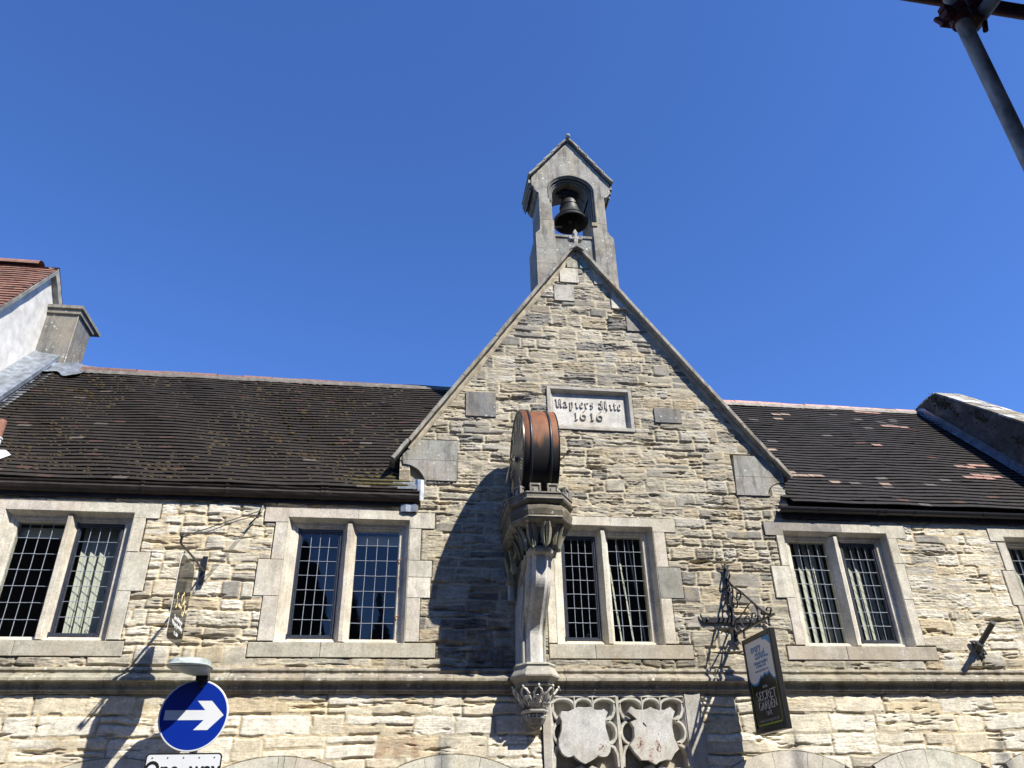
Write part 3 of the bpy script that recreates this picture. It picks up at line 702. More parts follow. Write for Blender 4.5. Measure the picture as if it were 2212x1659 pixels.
# ------------------------------------------------------------------ roofs
EY, EZ, RY, RZ = -.11, 5.11, 2.5, 8.02
SD = Vector((0, RY - EY, RZ - EZ)); SL = SD.length; SD.normalize(); SN = Vector((0, -SD.z, SD.y))
def tile_roof(name, x0, x1, palette, skip=None, gauge=.100, tw=.165, origin=(0, EY, EZ), sd=SD, sn=SN, L=SL, parent=None, ridge_drop=lambda x: 0, mat=None, orange=.02, pale=.03):
    b = MB(); rows = int(L / gauge) + 1; o = Vector(origin)
    for r in range(rows):
        off = (r % 2) * tw / 2 + .02 * math.sin(r * 2.3); x = x0 - off
        while x < x1:
            xa, xb = max(x, x0), min(x + tw - random.uniform(.0, .0015), x1); xm = (xa + xb) / 2; x += tw
            if xb - xa < .03: continue
            t0 = r * gauge + random.uniform(-.0025, .0025); p = o + sd * t0
            if skip and skip(xm, p.y, p.z): continue
            sf = lambda q: .02 * math.sin(q * 1.7 + 1) * math.sin(math.pi * r / rows) + .006 * math.sin(q * 5.1 + r * .35)
            sga, sgb = sf(xa), sf(xb)
            lift = .028 + random.uniform(-.0015, .002) + (random.uniform(.003, .008) if random.random() < .03 else 0); th = .021
            tail = min(gauge * 1.6, L - t0 + .02); tilt = random.uniform(-.0015, .0015); tl2 = random.uniform(-.001, .001)
            u = random.random()
            base = palette[0] if u > orange + pale else (palette[1] if u < orange else palette[2])
            cc = jit(base, .14)
            A = [Vector((xa, 0, 0)) + p + sn * (lift + tilt + sga), Vector((xb, 0, 0)) + p + sn * (lift - tilt + sgb)]
            A[0] += sd * tl2; A[1] -= sd * tl2
            Bk = [Vector((xb, 0, 0)) + p + sd * tail + sn * sgb, Vector((xa, 0, 0)) + p + sd * tail + sn * sga]
            Dn = [q - sn * th for q in A]
            b.add(A + Bk + Dn, [(0, 1, 2, 3), (4, 5, 1, 0), (4, 0, 3), (1, 5, 2)], cc)
    return b
def in_gable(x, y, z): return (GL[0] < x < GR[0]) and float(gable_z(x)) > z + .02
DARK = (.029, .0235, .0185)
roofL = tile_roof('roof', -5.72, 2.36, [DARK, (.06, .035, .028), (.10, .085, .07)], in_gable, orange=.02, pale=.008).build('roof', M['tile'], house)
roofR = tile_roof('roof', 2.36, 9.28, [(.029, .0255, .0235), (.09, .05, .04), (.11, .10, .09)], in_gable, orange=.012, pale=.02).build('roof', M['tile'], house)
# patches of newer salmon tiles on the right roof, and under the ridge
b = MB()
for (xx, rr, n) in ((7.55, 39, 6), (7.7, 38, 5), (7.75, 37, 4), (7.9, 36, 3), (8.0, 29, 3), (7.3, 20, 1), (8.25, 13, 2), (8.55, 14, 2), (8.3, 10, 3), (8.1, 9, 3), (5.15, 9, 2), (5.3, 8, 3), (5.7, 8, 1), (5.85, 6, 1), (6.2, 33, 2), (6.15, 31, 1), (6.6, 6, 1), (5.4, 17, 1)):
    b.cut()
    for k in range(n):
        xa = xx + k * .168; p = Vector((0, EY, EZ)) + SD * (rr * .1 - .003); tail = .13 if rr < 39 else .06
        xm = xa + .08; sag = .02 * math.sin(xm * 1.7 + 1) * math.sin(math.pi * rr / 40) + .006 * math.sin(xm * 5.1 + rr * .35)
        A = [Vector((xa, 0, 0)) + p + SN * (.035 + sag), Vector((xa + .16, 0, 0)) + p + SN * (.035 + sag)]
        Bk = [Vector((xa + .16, 0, 0)) + p + SD * tail + SN * (.016 + sag), Vector((xa, 0, 0)) + p + SD * tail + SN * (.016 + sag)]
        b.add(A + Bk + [A[0] - SN * .022, A[1] - SN * .022], [(0, 1, 2, 3), (4, 5, 1, 0)], jit((.30, .18, .14), .12) if xx > 7 else jit((.26, .19, .14), .2))
b.build('replacement_tile', M['terra'], roofR)
# rear slopes
for nm, xa, xb in (('rear_slope', -5.72, 9.28),):
    b = MB(); b.add([(xa, RY, RZ), (xb, RY, RZ), (xb, 2 * RY + .1, EZ), (xa, 2 * RY + .1, EZ)], [(0, 1, 2, 3)], DARK); b.build(nm, M['tile'], house)
    for ua, ub in ((xa, -.12), (5.0, xb)):
        b = MB(); b.add([(ua, EY + .04, EZ - .0), (ub, EY + .04, EZ - .0), (ub, RY, RZ - .03), (ua, RY, RZ - .03)], [(0, 1, 2, 3)], DARK); b.build('roof_underlay', M['timber'], house)
    b = MB(); b.add([(-.12, .75, EZ + .93), (5.0, .75, EZ + .93), (5.0, RY, RZ - .03), (-.12, RY, RZ - .03)], [(0, 1, 2, 3)], DARK); b.build('roof_underlay', M['timber'], house)
# ridge tiles
def ridge(x0, x1, cols, drop0, drop1):
    b = MB(); x = x0
    while x < x1 - .05:
        L_ = min(random.uniform(.40, .47), x1 - x); dz = drop0 + (drop1 - drop0) * (x - x0) / (x1 - x0) + random.uniform(-.008, .008); cc = jit(random.choice(cols), .1)
        rings = []
        for xx, g in ((x + .004, .004), (x + L_ * .5, 0), (x + L_ - .004, 0)):
            rings.append([(xx, RY + (.125 + g) * math.cos(t), RZ - .095 + dz + (.125 + g) * math.sin(t)) for t in np.linspace(-.15, math.pi + .15, 12)])
        b.loft(rings, cc, False); x += L_
    o = b.build('ridge', M['terra'], house)
    b = MB()   # mortar bedding
    xs_ = np.arange(x0, x1, .05); mc_ = (.15, .135, .115) if x0 < 0 else (.30, .27, .23)
    b.loft([[(xx, RY - .155 - random.uniform(0, .012), RZ - .14 + random.uniform(0, .01)), (xx, RY - .142, RZ - .075 + random.uniform(-.012, .012)), (xx, RY - .10, RZ - .04)] for xx in xs_], mc_, False)
    b.build('ridge_mortar', M['cast'], o)
ridge(-5.25, .95, [(.20, .11, .085), (.15, .085, .07), (.18, .12, .10), (.32, .15, .09)], .01, -.035)
ridge(4.0, 9.2, [(.52, .30, .23), (.50, .27, .21), (.48, .29, .23)], .0, -.02)
# moss on the left roof
b = MB(); b2 = MB()
for i in range(3000):
    x = random.uniform(-5.6, .6); t = random.uniform(.05, SL - .1)
    if random.random() > .35 + .65 * math.exp(-((x + 3.6) / 2.0) ** 2): continue
    if fbm(np.array([x * 1.3]), np.array([t * 1.5]), 5, 3)[0] < .40: continue
    r = round(t / .1) * .1; p = Vector((x, EY, EZ)) + SD * (r - .002) + SN * .014
    if in_gable(p.x, p.y, p.z): continue
    s = random.uniform(.007, .019) * random.choice((.7, 1, 1, 1.5)); b.sphere(p, (s * random.uniform(1, 1.7), s * .75, s * random.uniform(.6, .9)), 7, 4)
for i in range(420):
    x = .02 - abs(random.gauss(0, .30)); t = .06 + abs(random.gauss(0, .18)) + max(0, (x + .15) * .5)
    if t > .75 or x < -.8: continue
    r = round(t / .1) * .1; p = Vector((x, EY, EZ)) + SD * (r - .002) + SN * .016; s = random.uniform(.012, .03)
    b2.sphere(p, (s * 1.6, s, s * .7), 6, 4)
o = b.build('moss', M['moss'], roofL, True); o['kind'] = 'stuff'
o = b2.build('green_moss', M['greenmoss'], roofL, True); o['kind'] = 'stuff'
# gutters and fascias
def gutter(x0, x1, mat, name, half):
    b = MB()
    if half:
        xs_ = np.linspace(x0, x1, 12)
        rings = []
        for xx in xs_:
            rings.append([(xx, -.075 + .062 * math.cos(t), 5.055 - .0 + .062 * math.sin(t)) for t in np.linspace(math.pi, 2 * math.pi, 12)] + [(xx, -.075 + .056 * math.cos(t), 5.055 + .056 * math.sin(t)) for t in np.linspace(2 * math.pi, math.pi, 12)])
        b.loft(rings)
        for xx in (x0 + .55, x0 + 1.42, x0 + 1.9, x0 + 2.9):
            wd = .05 if abs(xx - x0 - 1.42) < .01 else .018
            b.loft([[(xx + q, -.075 + .068 * math.cos(t), 5.055 + .068 * math.sin(t)) for t in np.linspace(math.pi, 2 * math.pi, 12)] for q in (-wd, wd)], (.1, .1, .1), False)
            if wd > .03:
                for q in (-wd, wd): b.loft([[(xx + q + e, -.075 + .074 * math.cos(t), 5.055 + .074 * math.sin(t)) for t in np.linspace(math.pi, 2 * math.pi, 12)] for e in (-.006, .006)], (.1, .1, .1), False)
    else:
        prof = [(.0, 5.10), (-.12, 5.105), (-.135, 5.10), (-.13, 5.085), (-.115, 5.07), (-.12, 5.045), (-.10, 5.01), (-.075, 4.985), (-.0, 4.98)]
        b.loft([[(xx, y + random.uniform(-.002, .002), z) for y, z in prof] for xx in np.linspace(x0, x1, 40)])
        for xx in (-3.05, -2.1, -1.0, -.95): b.loft([[(xx + q, y * 1.06, 5.04 + (z - 5.04) * 1.08) for y, z in prof] for q in (-.02, .02)])
    return b.build(name, mat, house)
gutter(-5.9, .16, M['timber'], 'gutter', False)
gutter(4.80, 9.7, M['iron'], 'gutter', True)
b = MB(); b.box(-5.9, .12, -.035, .05, 4.93, 5.11, (.02, .02, .02)); b.cut(); b.box(4.86, 9.7, -.03, .05, 4.93, 5.125, (.02, .02, .02)); b.build('fascia', M['timber'], house)
# lead flashings by the kneelers and on the left parapet
b = MB()
b.loft([[(x, -.05 - .03 * math.sin(k), z) for x, k in ((.10, 0), (.13, 1.2), (.17, 1.9), (.21, 2.6), (.215, 3.1))] for z in (5.0, 5.08, 5.16, 5.22, 5.27)], (.5,) * 3, False)
b.loft([[(x, -.02 - d, z) for x, d in ((-.06, .02), (0, .035), (.06, .03), (.12, .04), (.15, .01))] for z in (4.86, 4.90, 4.955)], (.5,) * 3, False)
b.add([(-.28, -.10, 5.13), (.12, -.12, 5.13), (.12, .12, 5.42), (.0, .12, 5.42)], [(0, 1, 2, 3)])
b.build('lead_flashing', M['lead'], house)

# ------------------------------------------------------------------ bellcote
def bellcote():
    y0, y1 = .35, .99; xm = 2.465; b = MB(); BC = (.37, .35, .30)
    # lower stage: two piers and the sill between, upper stage jambs
    def pier(xa, xb, xc, xd, lo=True):
        pass
    b.box(1.835, 3.117, y0, y1, 8.0, 8.9, jit(BC), 0)
    cz = [8.9, 9.15, 9.45, 9.74]
    for (xa, xb) in ((1.835, 2.15), (2.79, 3.117)):
        for k in range(3): b.box(xa, xb, y0 + random.uniform(-.002, .002), y1, cz[k] + .001, cz[k + 1] - .001, jit(BC, .14))
    b.box(2.151, 2.789, y0 + .05, y1 - .05, 8.9, 9.73, jit((.28, .29, .26)))
    b.prism([(2.11, 9.731), (2.83, 9.731), (2.83, 9.775), (2.11, 9.775)], y1 - y0 - .06, jit(BC), 'xz', y0 + .03)
    for s, xo in ((-1, 1.835), (1, 3.117)):     # weathered offsets
        xi = xo - s * .085
        b.prism([(xo, 9.742), (xi - s * .008, 9.742), (xi - s * .008, 9.87), (xi, 9.87), (xi + s * .02, 9.815)][::s], y1 - y0, jit(BC), 'xz', y0)
    # upper jambs
    zz = [9.742, 10.04, 10.38, 10.62]
    for k in range(3):
        oy = random.uniform(-.002, .002); q = .055 if k else 0; c1, c2 = jit(BC, .14), jit(BC, .14)
        b.box(1.912, 2.145 - q, y0 + oy, y0 + .10, zz[k] + .001, zz[k + 1] - .001, c1); b.box(1.913, 2.145, y0 + .10, y1, zz[k] + .001, zz[k + 1] - .001, c1)
        b.box(2.785 + q, 3.022, y0 + oy, y0 + .10, zz[k] + .001, zz[k + 1] - .001, c2); b.box(2.785, 3.021, y0 + .10, y1, zz[k] + .001, zz[k + 1] - .001, c2)
    # head: polygon with arch cut, built as a fan of vertical strips
    def top(x): return 11.84 - abs(x - xm) * 1.36
    def bot(x, off):
        if x < 1.912: return 10.76 - (x - 1.80) / .112 * .02 if x < 1.84 else 10.74 - math.sqrt(max(0, 1 - ((1.912 - x) / .072) ** 2)) * .12
        if x > 3.022: return 10.74 - math.sqrt(max(0, 1 - ((x - 3.022) / .10) ** 2)) * .12
        u = abs(x - 2.465) / (.32 + off)
        return 10.62 if u >= 1 else 10.70 + off * .9 + .23 * (1 - u ** 2.6) ** .6 + .06 * (1 - u)
    for off, ya, yb_ in ((.055, y0, y0 + .10), (0, y0 + .10, y1)):
        xs_ = sorted(set([1.80, 1.825, 1.85, 1.88, 1.912, 2.0, 2.145 - off] + list(np.linspace(2.1451 - off, 2.7849 + off, 27)) + [2.785 + off, 2.9, 3.022, 3.05, 3.08, 3.115, 3.135, xm]))
        for xa, xb in zip(xs_[:-1], xs_[1:]):
            if xb - xa < 1e-3: continue
            za, zb, ta, tb = bot(xa + 1e-5, off), bot(xb - 1e-5, off), top(xa), top(xb)
            b.add([(xa, ya, za), (xb, ya, zb), (xb, ya, tb), (xa, ya, ta), (xa, yb_, za), (xb, yb_, zb), (xb, yb_, tb), (xa, yb_, ta)], [(0, 1, 2, 3), (7, 6, 5, 4), (0, 4, 5, 1)], BC)
    b.add([(1.80, y0, 10.75), (1.80, y1, 10.75), (1.80, y1, top(1.80)), (1.80, y0, top(1.80))], [(0, 1, 2, 3)], BC)
    b.add([(3.135, y0, 10.74), (3.135, y1, 10.74), (3.135, y1, top(3.135)), (3.135, y0, top(3.135))], [(3, 2, 1, 0)], BC)
    o = b.build('bellcote', M['weathered'], house, False)
    # side eaves mouldings
    b = MB()
    for s, xo in ((-1, 1.80), (1, 3.135)):
        b.cut()
        for k, (w_, za, zb) in enumerate(((.05, 10.83, 10.90), (.035, 10.76, 10.828), (.018, 10.69, 10.758))):
            b.box(min(xo, xo + s * w_), max(xo, xo + s * w_), y0 + .02 + .03 * k, y1 + .03 - .02 * k, za, zb, jit(BC))
    b.build('eaves_moulding', M['weathered'], o)
    # stone slab roof, stepped courses
    b = MB()
    for s in (-1, 1):
        d = Vector((s * 1, 0, -1.36)).normalized(); n = Vector((s * 1.36, 0, 1)).normalized(); P = Vector((xm, 0, 11.85)); L_ = 1.11 if s < 0 else 1.125
        k = 5
        for i in range(k):
            t0, t1 = L_ * i / k, L_ * (i + 1) / k + .035
            lift = .004 * (k - i) - .0; a = P + d * t0 + n * .012; c = P + d * t1 + n * .028
            cc = jit((.36, .35, .31), .15)
            b.add([a + Vector((0, y0 - .065, 0)), c + Vector((0, y0 - .065, 0)), c + n * .032 + Vector((0, y0 - .065, 0)), a + n * .03 + Vector((0, y0 - .065, 0)),
                   a + Vector((0, y1 + .06, 0)), c + Vector((0, y1 + .06, 0)), c + n * .032 + Vector((0, y1 + .06, 0)), a + n * .03 + Vector((0, y1 + .06, 0))],
                  [(0, 1, 2, 3), (7, 6, 5, 4), (3, 2, 6, 7), (1, 5, 6, 2), (0, 4, 5, 1)], cc)
    b.tube([(xm, y0 - .08, 11.905), (xm, y1 + .08, 11.905)], .034, 10, (.42, .41, .38))
    b.sphere((xm, y0 - .08, 11.915), .042, 8, 6, (.45, .44, .41))
    b.build('slab_roof', M['weathered'], o, False)
    # hood/arch mouldings stepping into the opening
    b = MB()
    def path(off, zlow_r, zlow_l):
        pts = []
        for i in range(31):
            x = 2.465 - .32 - off + (.64 + 2 * off) * i / 30; u = abs(x - 2.465) / (.32 + off)
            z = 10.70 + off * .9 + .23 * max(0, 1 - u ** 2.6) ** .6 + .06 * (1 - u)
            pts.append((x, z))
        return [(pts[0][0], zlow_l)] + pts + [(pts[-1][0], zlow_r)]
    for off, yy, r_ in ((.068, y0 - .002, .011), (.046, y0 + .028, .014), (.022, y0 + .075, .016), (.0, y0 + .105, .013)):
        b.tube([(x, yy, z) for x, z in path(off, 10.05, 10.52)], r_, 7, jit((.17, .16, .14)))
    b.box(2.77, 2.862, y0 - .018, y0 + .02, 9.97, 10.04, (.30, .25, .16))
    b.build('arch_moulding', M['cast'], o)
    return o
bellcote()
bell = thing('church_bell', 'dark bronze bell hanging from an iron headstock in the open bellcote', 'bell', (2.50, .67, 10.2))
b = MB()
prof = [(.285, 0), (.29, .012), (.275, .05), (.235, .11), (.195, .18), (.17, .26), (.158, .36), (.15, .43), (.135, .465), (.09, .485), (.02, .49)]
b.lathe((2.50, .67, 10.28), prof, 36); b.lathe((2.50, .67, 10.28), [(.285, 0), (.262, .004), (.22, .08), (.17, .18), (.14, .32), (.12, .42), (.02, .45)], 36)
b.lathe((2.50, .67, 10.28), [(.163, .335), (.172, .342), (.162, .35)], 36); b.lathe((2.50, .67, 10.28), [(.272, .06), (.281, .066), (.262, .075)], 36)
b.build('bell_body', M['bronze'], bell, True)
b = MB(); b.tube([(2.50, .67, 10.7), (2.50, .67, 10.36)], .012, 6); b.sphere((2.5, .67, 10.33), .04); b.build('clapper', M['iron'], bell)
b = MB(); b.box(2.34, 2.66, .60, .74, 10.88, 10.99, (.1,) * 3, .012); b.tube([(2.14, .67, 10.93), (2.80, .67, 10.93)], .028, 8)
for xx in (2.40, 2.50, 2.60):
    b.tube([(xx, .62, 10.88), (xx, .61, 10.80), (xx, .66, 10.75)], .011, 6); b.tube([(xx, .72, 10.88), (xx, .73, 10.80), (xx, .68, 10.75)], .011, 6)
b.build('headstock', M['iron'], bell)
b = MB(); b.tube([(2.16, .5, 10.03), (2.23, .45, 9.98), (2.28, .42, 9.97)], .014, 6); b.build('rope_lever', M['iron'], bell)

# ------------------------------------------------------------------ clock pillar (bracket) on the wall
def plan(xc, w_, d, c=None, y1=.03): # canted plan against the wall
    a = .46 * w_; bb_ = min(1.6 * a, d * .6)
    return [(xc - w_, y1), (xc - w_, -(d - bb_)), (xc - w_ + a, -d), (xc + w_ - a, -d), (xc + w_, -(d - bb_)), (xc + w_, y1)]
def pillar():
    CP = (.46, .445, .40); b = MB()
    def dz(z):   # front projection of the swept shaft
        if z < 3.36: return .34
        if z < 3.92:
            t = (z - 3.36) / .56; t = t * t * (3 - 2 * t); return .34 + .40 * t
        return .74 + .03 * (z - 3.92) / .3
    half = [(.0, 0), (.052, 0), (.088, .042), (.088, .068), (.104, .072), (.134, .098), (.134, .14)]
    rings = []
    for z in list(np.linspace(3.02, 3.36, 4)) + list(np.linspace(3.38, 3.92, 20)) + list(np.linspace(3.98, 4.2, 4)):
        d = dz(z); xc = 1.485 + .03 * max(0, (z - 3.3) / .9)
        pts = [(x, -(d - y)) for x, y in half]
        side = [(.112, -(d - .165)), (.112, -min(d - .20, .20)), (.150, -.11), (.165, -.08), (.175, .03)]
        poly = [(xc + x, y, z) for x, y in pts + side]; poly2 = [(xc - x, y, z) for x, y in (pts[1:] + side)][::-1]
        rings.append(poly2 + poly)
    b.loft(rings, (.68, .66, .60), False)
    o = b.build('clock_pillar', M['pale'], house, False)
    # tracery rolls on the flanks
    b = MB()
    for s in (-1, 1):
        b.cut()
        for f in (.30, .55, .78):
            pts = []
            for z in np.linspace(3.02, 4.18, 24):
                d = dz(z) if f > .7 else (.34 + (dz(z) - .34) * f); pts.append((1.485 + .03 * max(0, (z - 3.3) / .9) + s * .118, -d * f, z))
            b.tube(pts, .016, 7, jit((.42, .41, .36)))
        b.tube([(1.50 + s * .125, -.05, 3.92), (1.50 + s * .125, -.25, 4.04), (1.51 + s * .125, -.50, 4.15), (1.515 + s * .12, -.72, 4.19)], .026, 7, CP)
    b.build('flank_roll', M['pale'], o, True)
    # necking collar
    b = MB(); xc = 1.52; C2 = (.50, .49, .45)
    rg = [(4.145, .13, .79, .08), (4.16, .15, .825, .10), (4.19, .158, .84, .11), (4.22, .15, .825, .10), (4.235, .13, .80, .08)]
    b.loft([[(x, y, z) for x, y in plan(xc, w_, d, c)] for z, w_, d, c in rg], C2); b.build('necking', M['pale'], o)
    # bell of the capital
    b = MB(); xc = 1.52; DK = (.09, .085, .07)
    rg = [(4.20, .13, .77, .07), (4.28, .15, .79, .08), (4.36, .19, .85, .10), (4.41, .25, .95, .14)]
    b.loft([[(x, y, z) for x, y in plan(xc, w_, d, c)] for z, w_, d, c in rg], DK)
    # stiff leaves: curved blades with a centre ridge
    def leaf(p, out, wdt, h, col):
        p = Vector(p); out = Vector(out).normalized(); sd = Vector((0, 0, 1)).cross(out); rings = []
        for t in np.linspace(0, 1, 8):
            ww = wdt * (math.sin(math.pi * (.12 + .62 * t)) ** .8); z = -h * (1 - t); o_ = .015 + .10 * t ** 1.6
            c = p + Vector((0, 0, z)) + out * (o_ - .10)
            if t == 0: ww *= .2
            rings.append([c - sd * ww - out * .0, c - sd * ww * .5 + out * .022, c - sd * ww * .1 + out * .008, c + out * .03, c + sd * ww * .1 + out * .008, c + sd * ww * .5 + out * .022, c + sd * ww, c - out * .03])
        b.loft(rings, col)
    for (x, y, ox, oy) in ((1.37, -1.0, -.5, -1), (1.535, -1.06, 0, -1), (1.70, -.98, .6, -1), (1.26, -.84, -1, -.4), (1.79, -.80, 1, -.3), (1.25, -.64, -1, 0), (1.25, -.44, -1, .1), (1.78, -.55, 1, 0)):
        leaf((x, y, 4.42), (ox, oy, 0), .062, .25, jit((.24, .235, .19), .3))
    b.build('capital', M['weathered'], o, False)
    b = MB()
    for k in range(9):   # broken leafwork and foliage against the wall on the left
        y = -.08 - .06 * (k % 4); z = 4.12 + .05 * k - .2 * (k % 2); b.obox((1.24 + .01 * k, y, z), (.05, 0, .03), (0, .03, -.01), (-.03, -.02, .14), jit((.33, .31, .20), .3))
    b.tube([(1.27, -.06, 3.80), (1.27, -.06, 3.98)], .04, 8, (.40, .39, .35)); b.tube([(1.28, -.05, 4.02), (1.20, -.10, 4.30)], .03, 6, (.30, .28, .17)); b.tube([(1.23, -.05, 3.98), (1.34, -.3, 4.38)], .028, 6, (.34, .31, .18))
    b.build('leafwork', M['cast'], o)
    # slabs
    b = MB(); xc = 1.52
    def slab(rg, col): b.loft([[(x, y, z) for x, y in plan(xc, w_, d, c)] for z, w_, d, c in rg], col)
    slab([(4.405, .28, .98, .15), (4.445, .345, 1.105, .19), (4.465, .355, 1.12, .195), (4.485, .345, 1.10, .185)], (.26, .25, .215))
    # wavy band
    rings = []
    for z, w_, d, wv in ((4.475, .335, 1.05, 0), (4.50, .35, 1.085, .5), (4.56, .36, 1.10, 1), (4.60, .355, 1.09, .8), (4.64, .33, 1.04, 0)):
        pl = plan(xc, w_, d, .18); ring = []
        for i in range(5):
            for t in np.linspace(0, 1, 7)[:-1]:
                x = pl[i][0] * (1 - t) + pl[i + 1][0] * t; y = pl[i][1] * (1 - t) + pl[i + 1][1] * t
                ring.append((x, y, z + wv * .014 * math.sin(2 * math.pi * t * 1.0 - 1.2)))
        ring.append((pl[5][0], pl[5][1], z)); rings.append(ring)
    b.loft(rings, (.11, .105, .085), True)
    slab([(4.63, .33, 1.04, .17), (4.655, .37, 1.105, .185), (4.675, .38, 1.12, .19), (4.70, .365, 1.10, .185)], (.19, .185, .165))
    b.build('capital_slab', M['weathered'], o, False)
    # battlements: parapet with stepped merlons on each face
    b = MB(); xc = 1.515; pl = plan(xc, .365, 1.10)
    for i in range(5):
        a, c = Vector((*pl[i], 0)), Vector((*pl[i + 1], 0)); L_ = (c - a).length; d = (c - a).normalized(); n_in = Vector((-d.y, d.x, 0));
        mid = Vector((xc, -.5, 0))
        if (mid - a).dot(n_in) < 0: n_in = -n_in
        def blk(t0, t1, z0, z1, out, thk, col):
            b.obox(a + d * t0 - n_in * out + Vector((0, 0, z0)), d * (t1 - t0), n_in * (thk + out), Vector((0, 0, z1 - z0)), col)
        MC = (.18, .178, .165)
        blk(0.0, L_, 4.70, 4.745, 0, .055, jit(MC)); blk(0, L_, 4.742, 4.757, .012, .05, jit((.24, .24, .22)))
        nm = max(1, round(L_ / .17)); 
        if i in (1, 3): nm = 1
        for k in range(nm):
            c0 = L_ * (k + .5) / nm; hw = min(.05, L_ * .3)
            blk(c0 - hw, c0 + hw, 4.745, 4.835, .001, .055, jit(MC)); blk(c0 - hw - .012, c0 + hw + .012, 4.833, 4.852, .014, .065, jit((.26, .26, .24)))
            blk(c0 - hw - .012, c0 - hw + .006, 4.755, 4.835, .013, .02, jit((.24, .24, .22))); blk(c0 + hw - .006, c0 + hw + .012, 4.755, 4.835, .013, .02, jit((.24, .24, .22)))
            blk(c0 - hw * .45, c0 + hw * .45, 4.757, 4.80, .012, .02, jit((.33, .33, .30)))
    b.build('battlement', M['weathered'], o, False)
    b = MB(); b.box(1.24, 1.79, -.9, .02, 4.68, 4.74, (.25, .25, .22)); b.box(1.36, 1.63, -.78, -.46, 4.735, 4.80, (.05, .05, .05)); b.build('pedestal', M['cast'], o)
    # base slab, basket corbel and drop
    b = MB(); xc = 1.50
    slab2 = lambda rg, col: b.loft([[(x, y, z) for x, y in plan(xc, w_, d, c)] for z, w_, d, c in rg], col)
    slab2([(3.075, .19, .35, .10), (3.07, .215, .385, .11), (3.05, .225, .40, .11), (3.03, .215, .385, .11), (3.00, .235, .40, .12), (2.955, .265, .425, .135), (2.94, .27, .43, .135), (2.925, .265, .425, .13), (2.90, .225, .38, .12), (2.868, .20, .34, .11)], (.47, .45, .38))
    slab2([(2.868, .205, .35, .11), (2.852, .212, .358, .115), (2.84, .195, .34, .11)], (.42, .41, .37))
    b.build('pillar_base', M['ashlar'], o, False)
    b = MB()
    slab2([(2.84, .170, .30, .10), (2.76, .155, .285, .10), (2.67, .125, .245, .09), (2.61, .105, .21, .08)], (.15, .145, .13))  # basket coloured dark to paint recess shade behind the pale leaves
    slab2([(2.612, .13, .26, .09), (2.606, .142, .275, .09), (2.592, .138, .27, .09), (2.58, .12, .24, .08)], (.52, .51, .47))
    slab2([(2.58, .108, .215, .07), (2.53, .116, .225, .08), (2.48, .09, .18, .06), (2.445, .04, .10, .03), (2.435, .01, .05, .01)], (.20, .195, .18))
    b.build('corbel', M['cast'], o, False)
    b = MB(); LC = (.74, .72, .66)
    def on(ang, z, extra=0.0):     # point on the basket surface
        extra = extra * (2.1 if z > 2.6 else 1.3) - .012
        t = (z - 2.63) / .21; w_ = .125 + .06 * min(1, max(0, t)); d = .24 + .095 * min(1, max(0, t))
        if z < 2.60: t = max(0, (z - 2.435) / .165); w_ = .05 + .075 * t ** .6; d = .12 + .115 * t ** .6
        return Vector((xc + (w_ + extra) * math.sin(ang), -(d * .45) - (d * .55 + extra) * math.cos(ang), z))
    for k in range(5):
        a0 = -1.35 + k * .68
        # pointed leaf: stem, spread, lobed tip
        b.tube([on(a0, 2.655, .008), on(a0, 2.70, .016), on(a0, 2.745, .022)], [.006, .011, .016], 6, LC)
        for s in (-1, 1):
            b.tube([on(a0, 2.70, .015), on(a0 + s * .12, 2.735, .026), on(a0 + s * .22, 2.765, .03), on(a0 + s * .15, 2.79, .038)], [.008, .012, .013, .008], 6, LC)
            b.tube([on(a0 + s * .2, 2.76, .03), on(a0 + s * .13, 2.80, .036), on(a0, 2.822, .04)], [.012, .013, .009], 6, LC)
            b.tube([on(a0 + s * .05, 2.645, .006), on(a0 + s * .22, 2.665, .012), on(a0 + s * .29, 2.705, .016), on(a0 + s * .2, 2.745, .018)], .0075, 6, LC)
            for q in ((.17, 2.70), (.22, 2.685), (.15, 2.68), (.2, 2.72)): b.sphere(on(a0 + s * q[0], q[1], .016), .0105, 6, 4, LC)
        b.sphere(on(a0, 2.835, .042), (.012, .012, .018), 6, 5, LC)
    b.cut()
    for k in range(9):
        a0 = -1.4 + k * .35
        b.sphere(on(a0, 2.562 - .005 * (k % 2), .012), .015, 7, 5, LC); b.sphere(on(a0 + .1, 2.555, .018), .010, 6, 4, LC)
        b.tube([on(a0, 2.56, .014), on(a0 + .05, 2.53, .014), on(a0, 2.49, .006)], [.010, .014, .005], 6, LC)
        b.tube([on(a0, 2.50, .004), on(a0 * .6, 2.465, .002), on(0, 2.44, .0)], .007, 5, (.35, .345, .31))
    b.build('leaf_carving', M['pale'], o, True)
    return o
pillar()

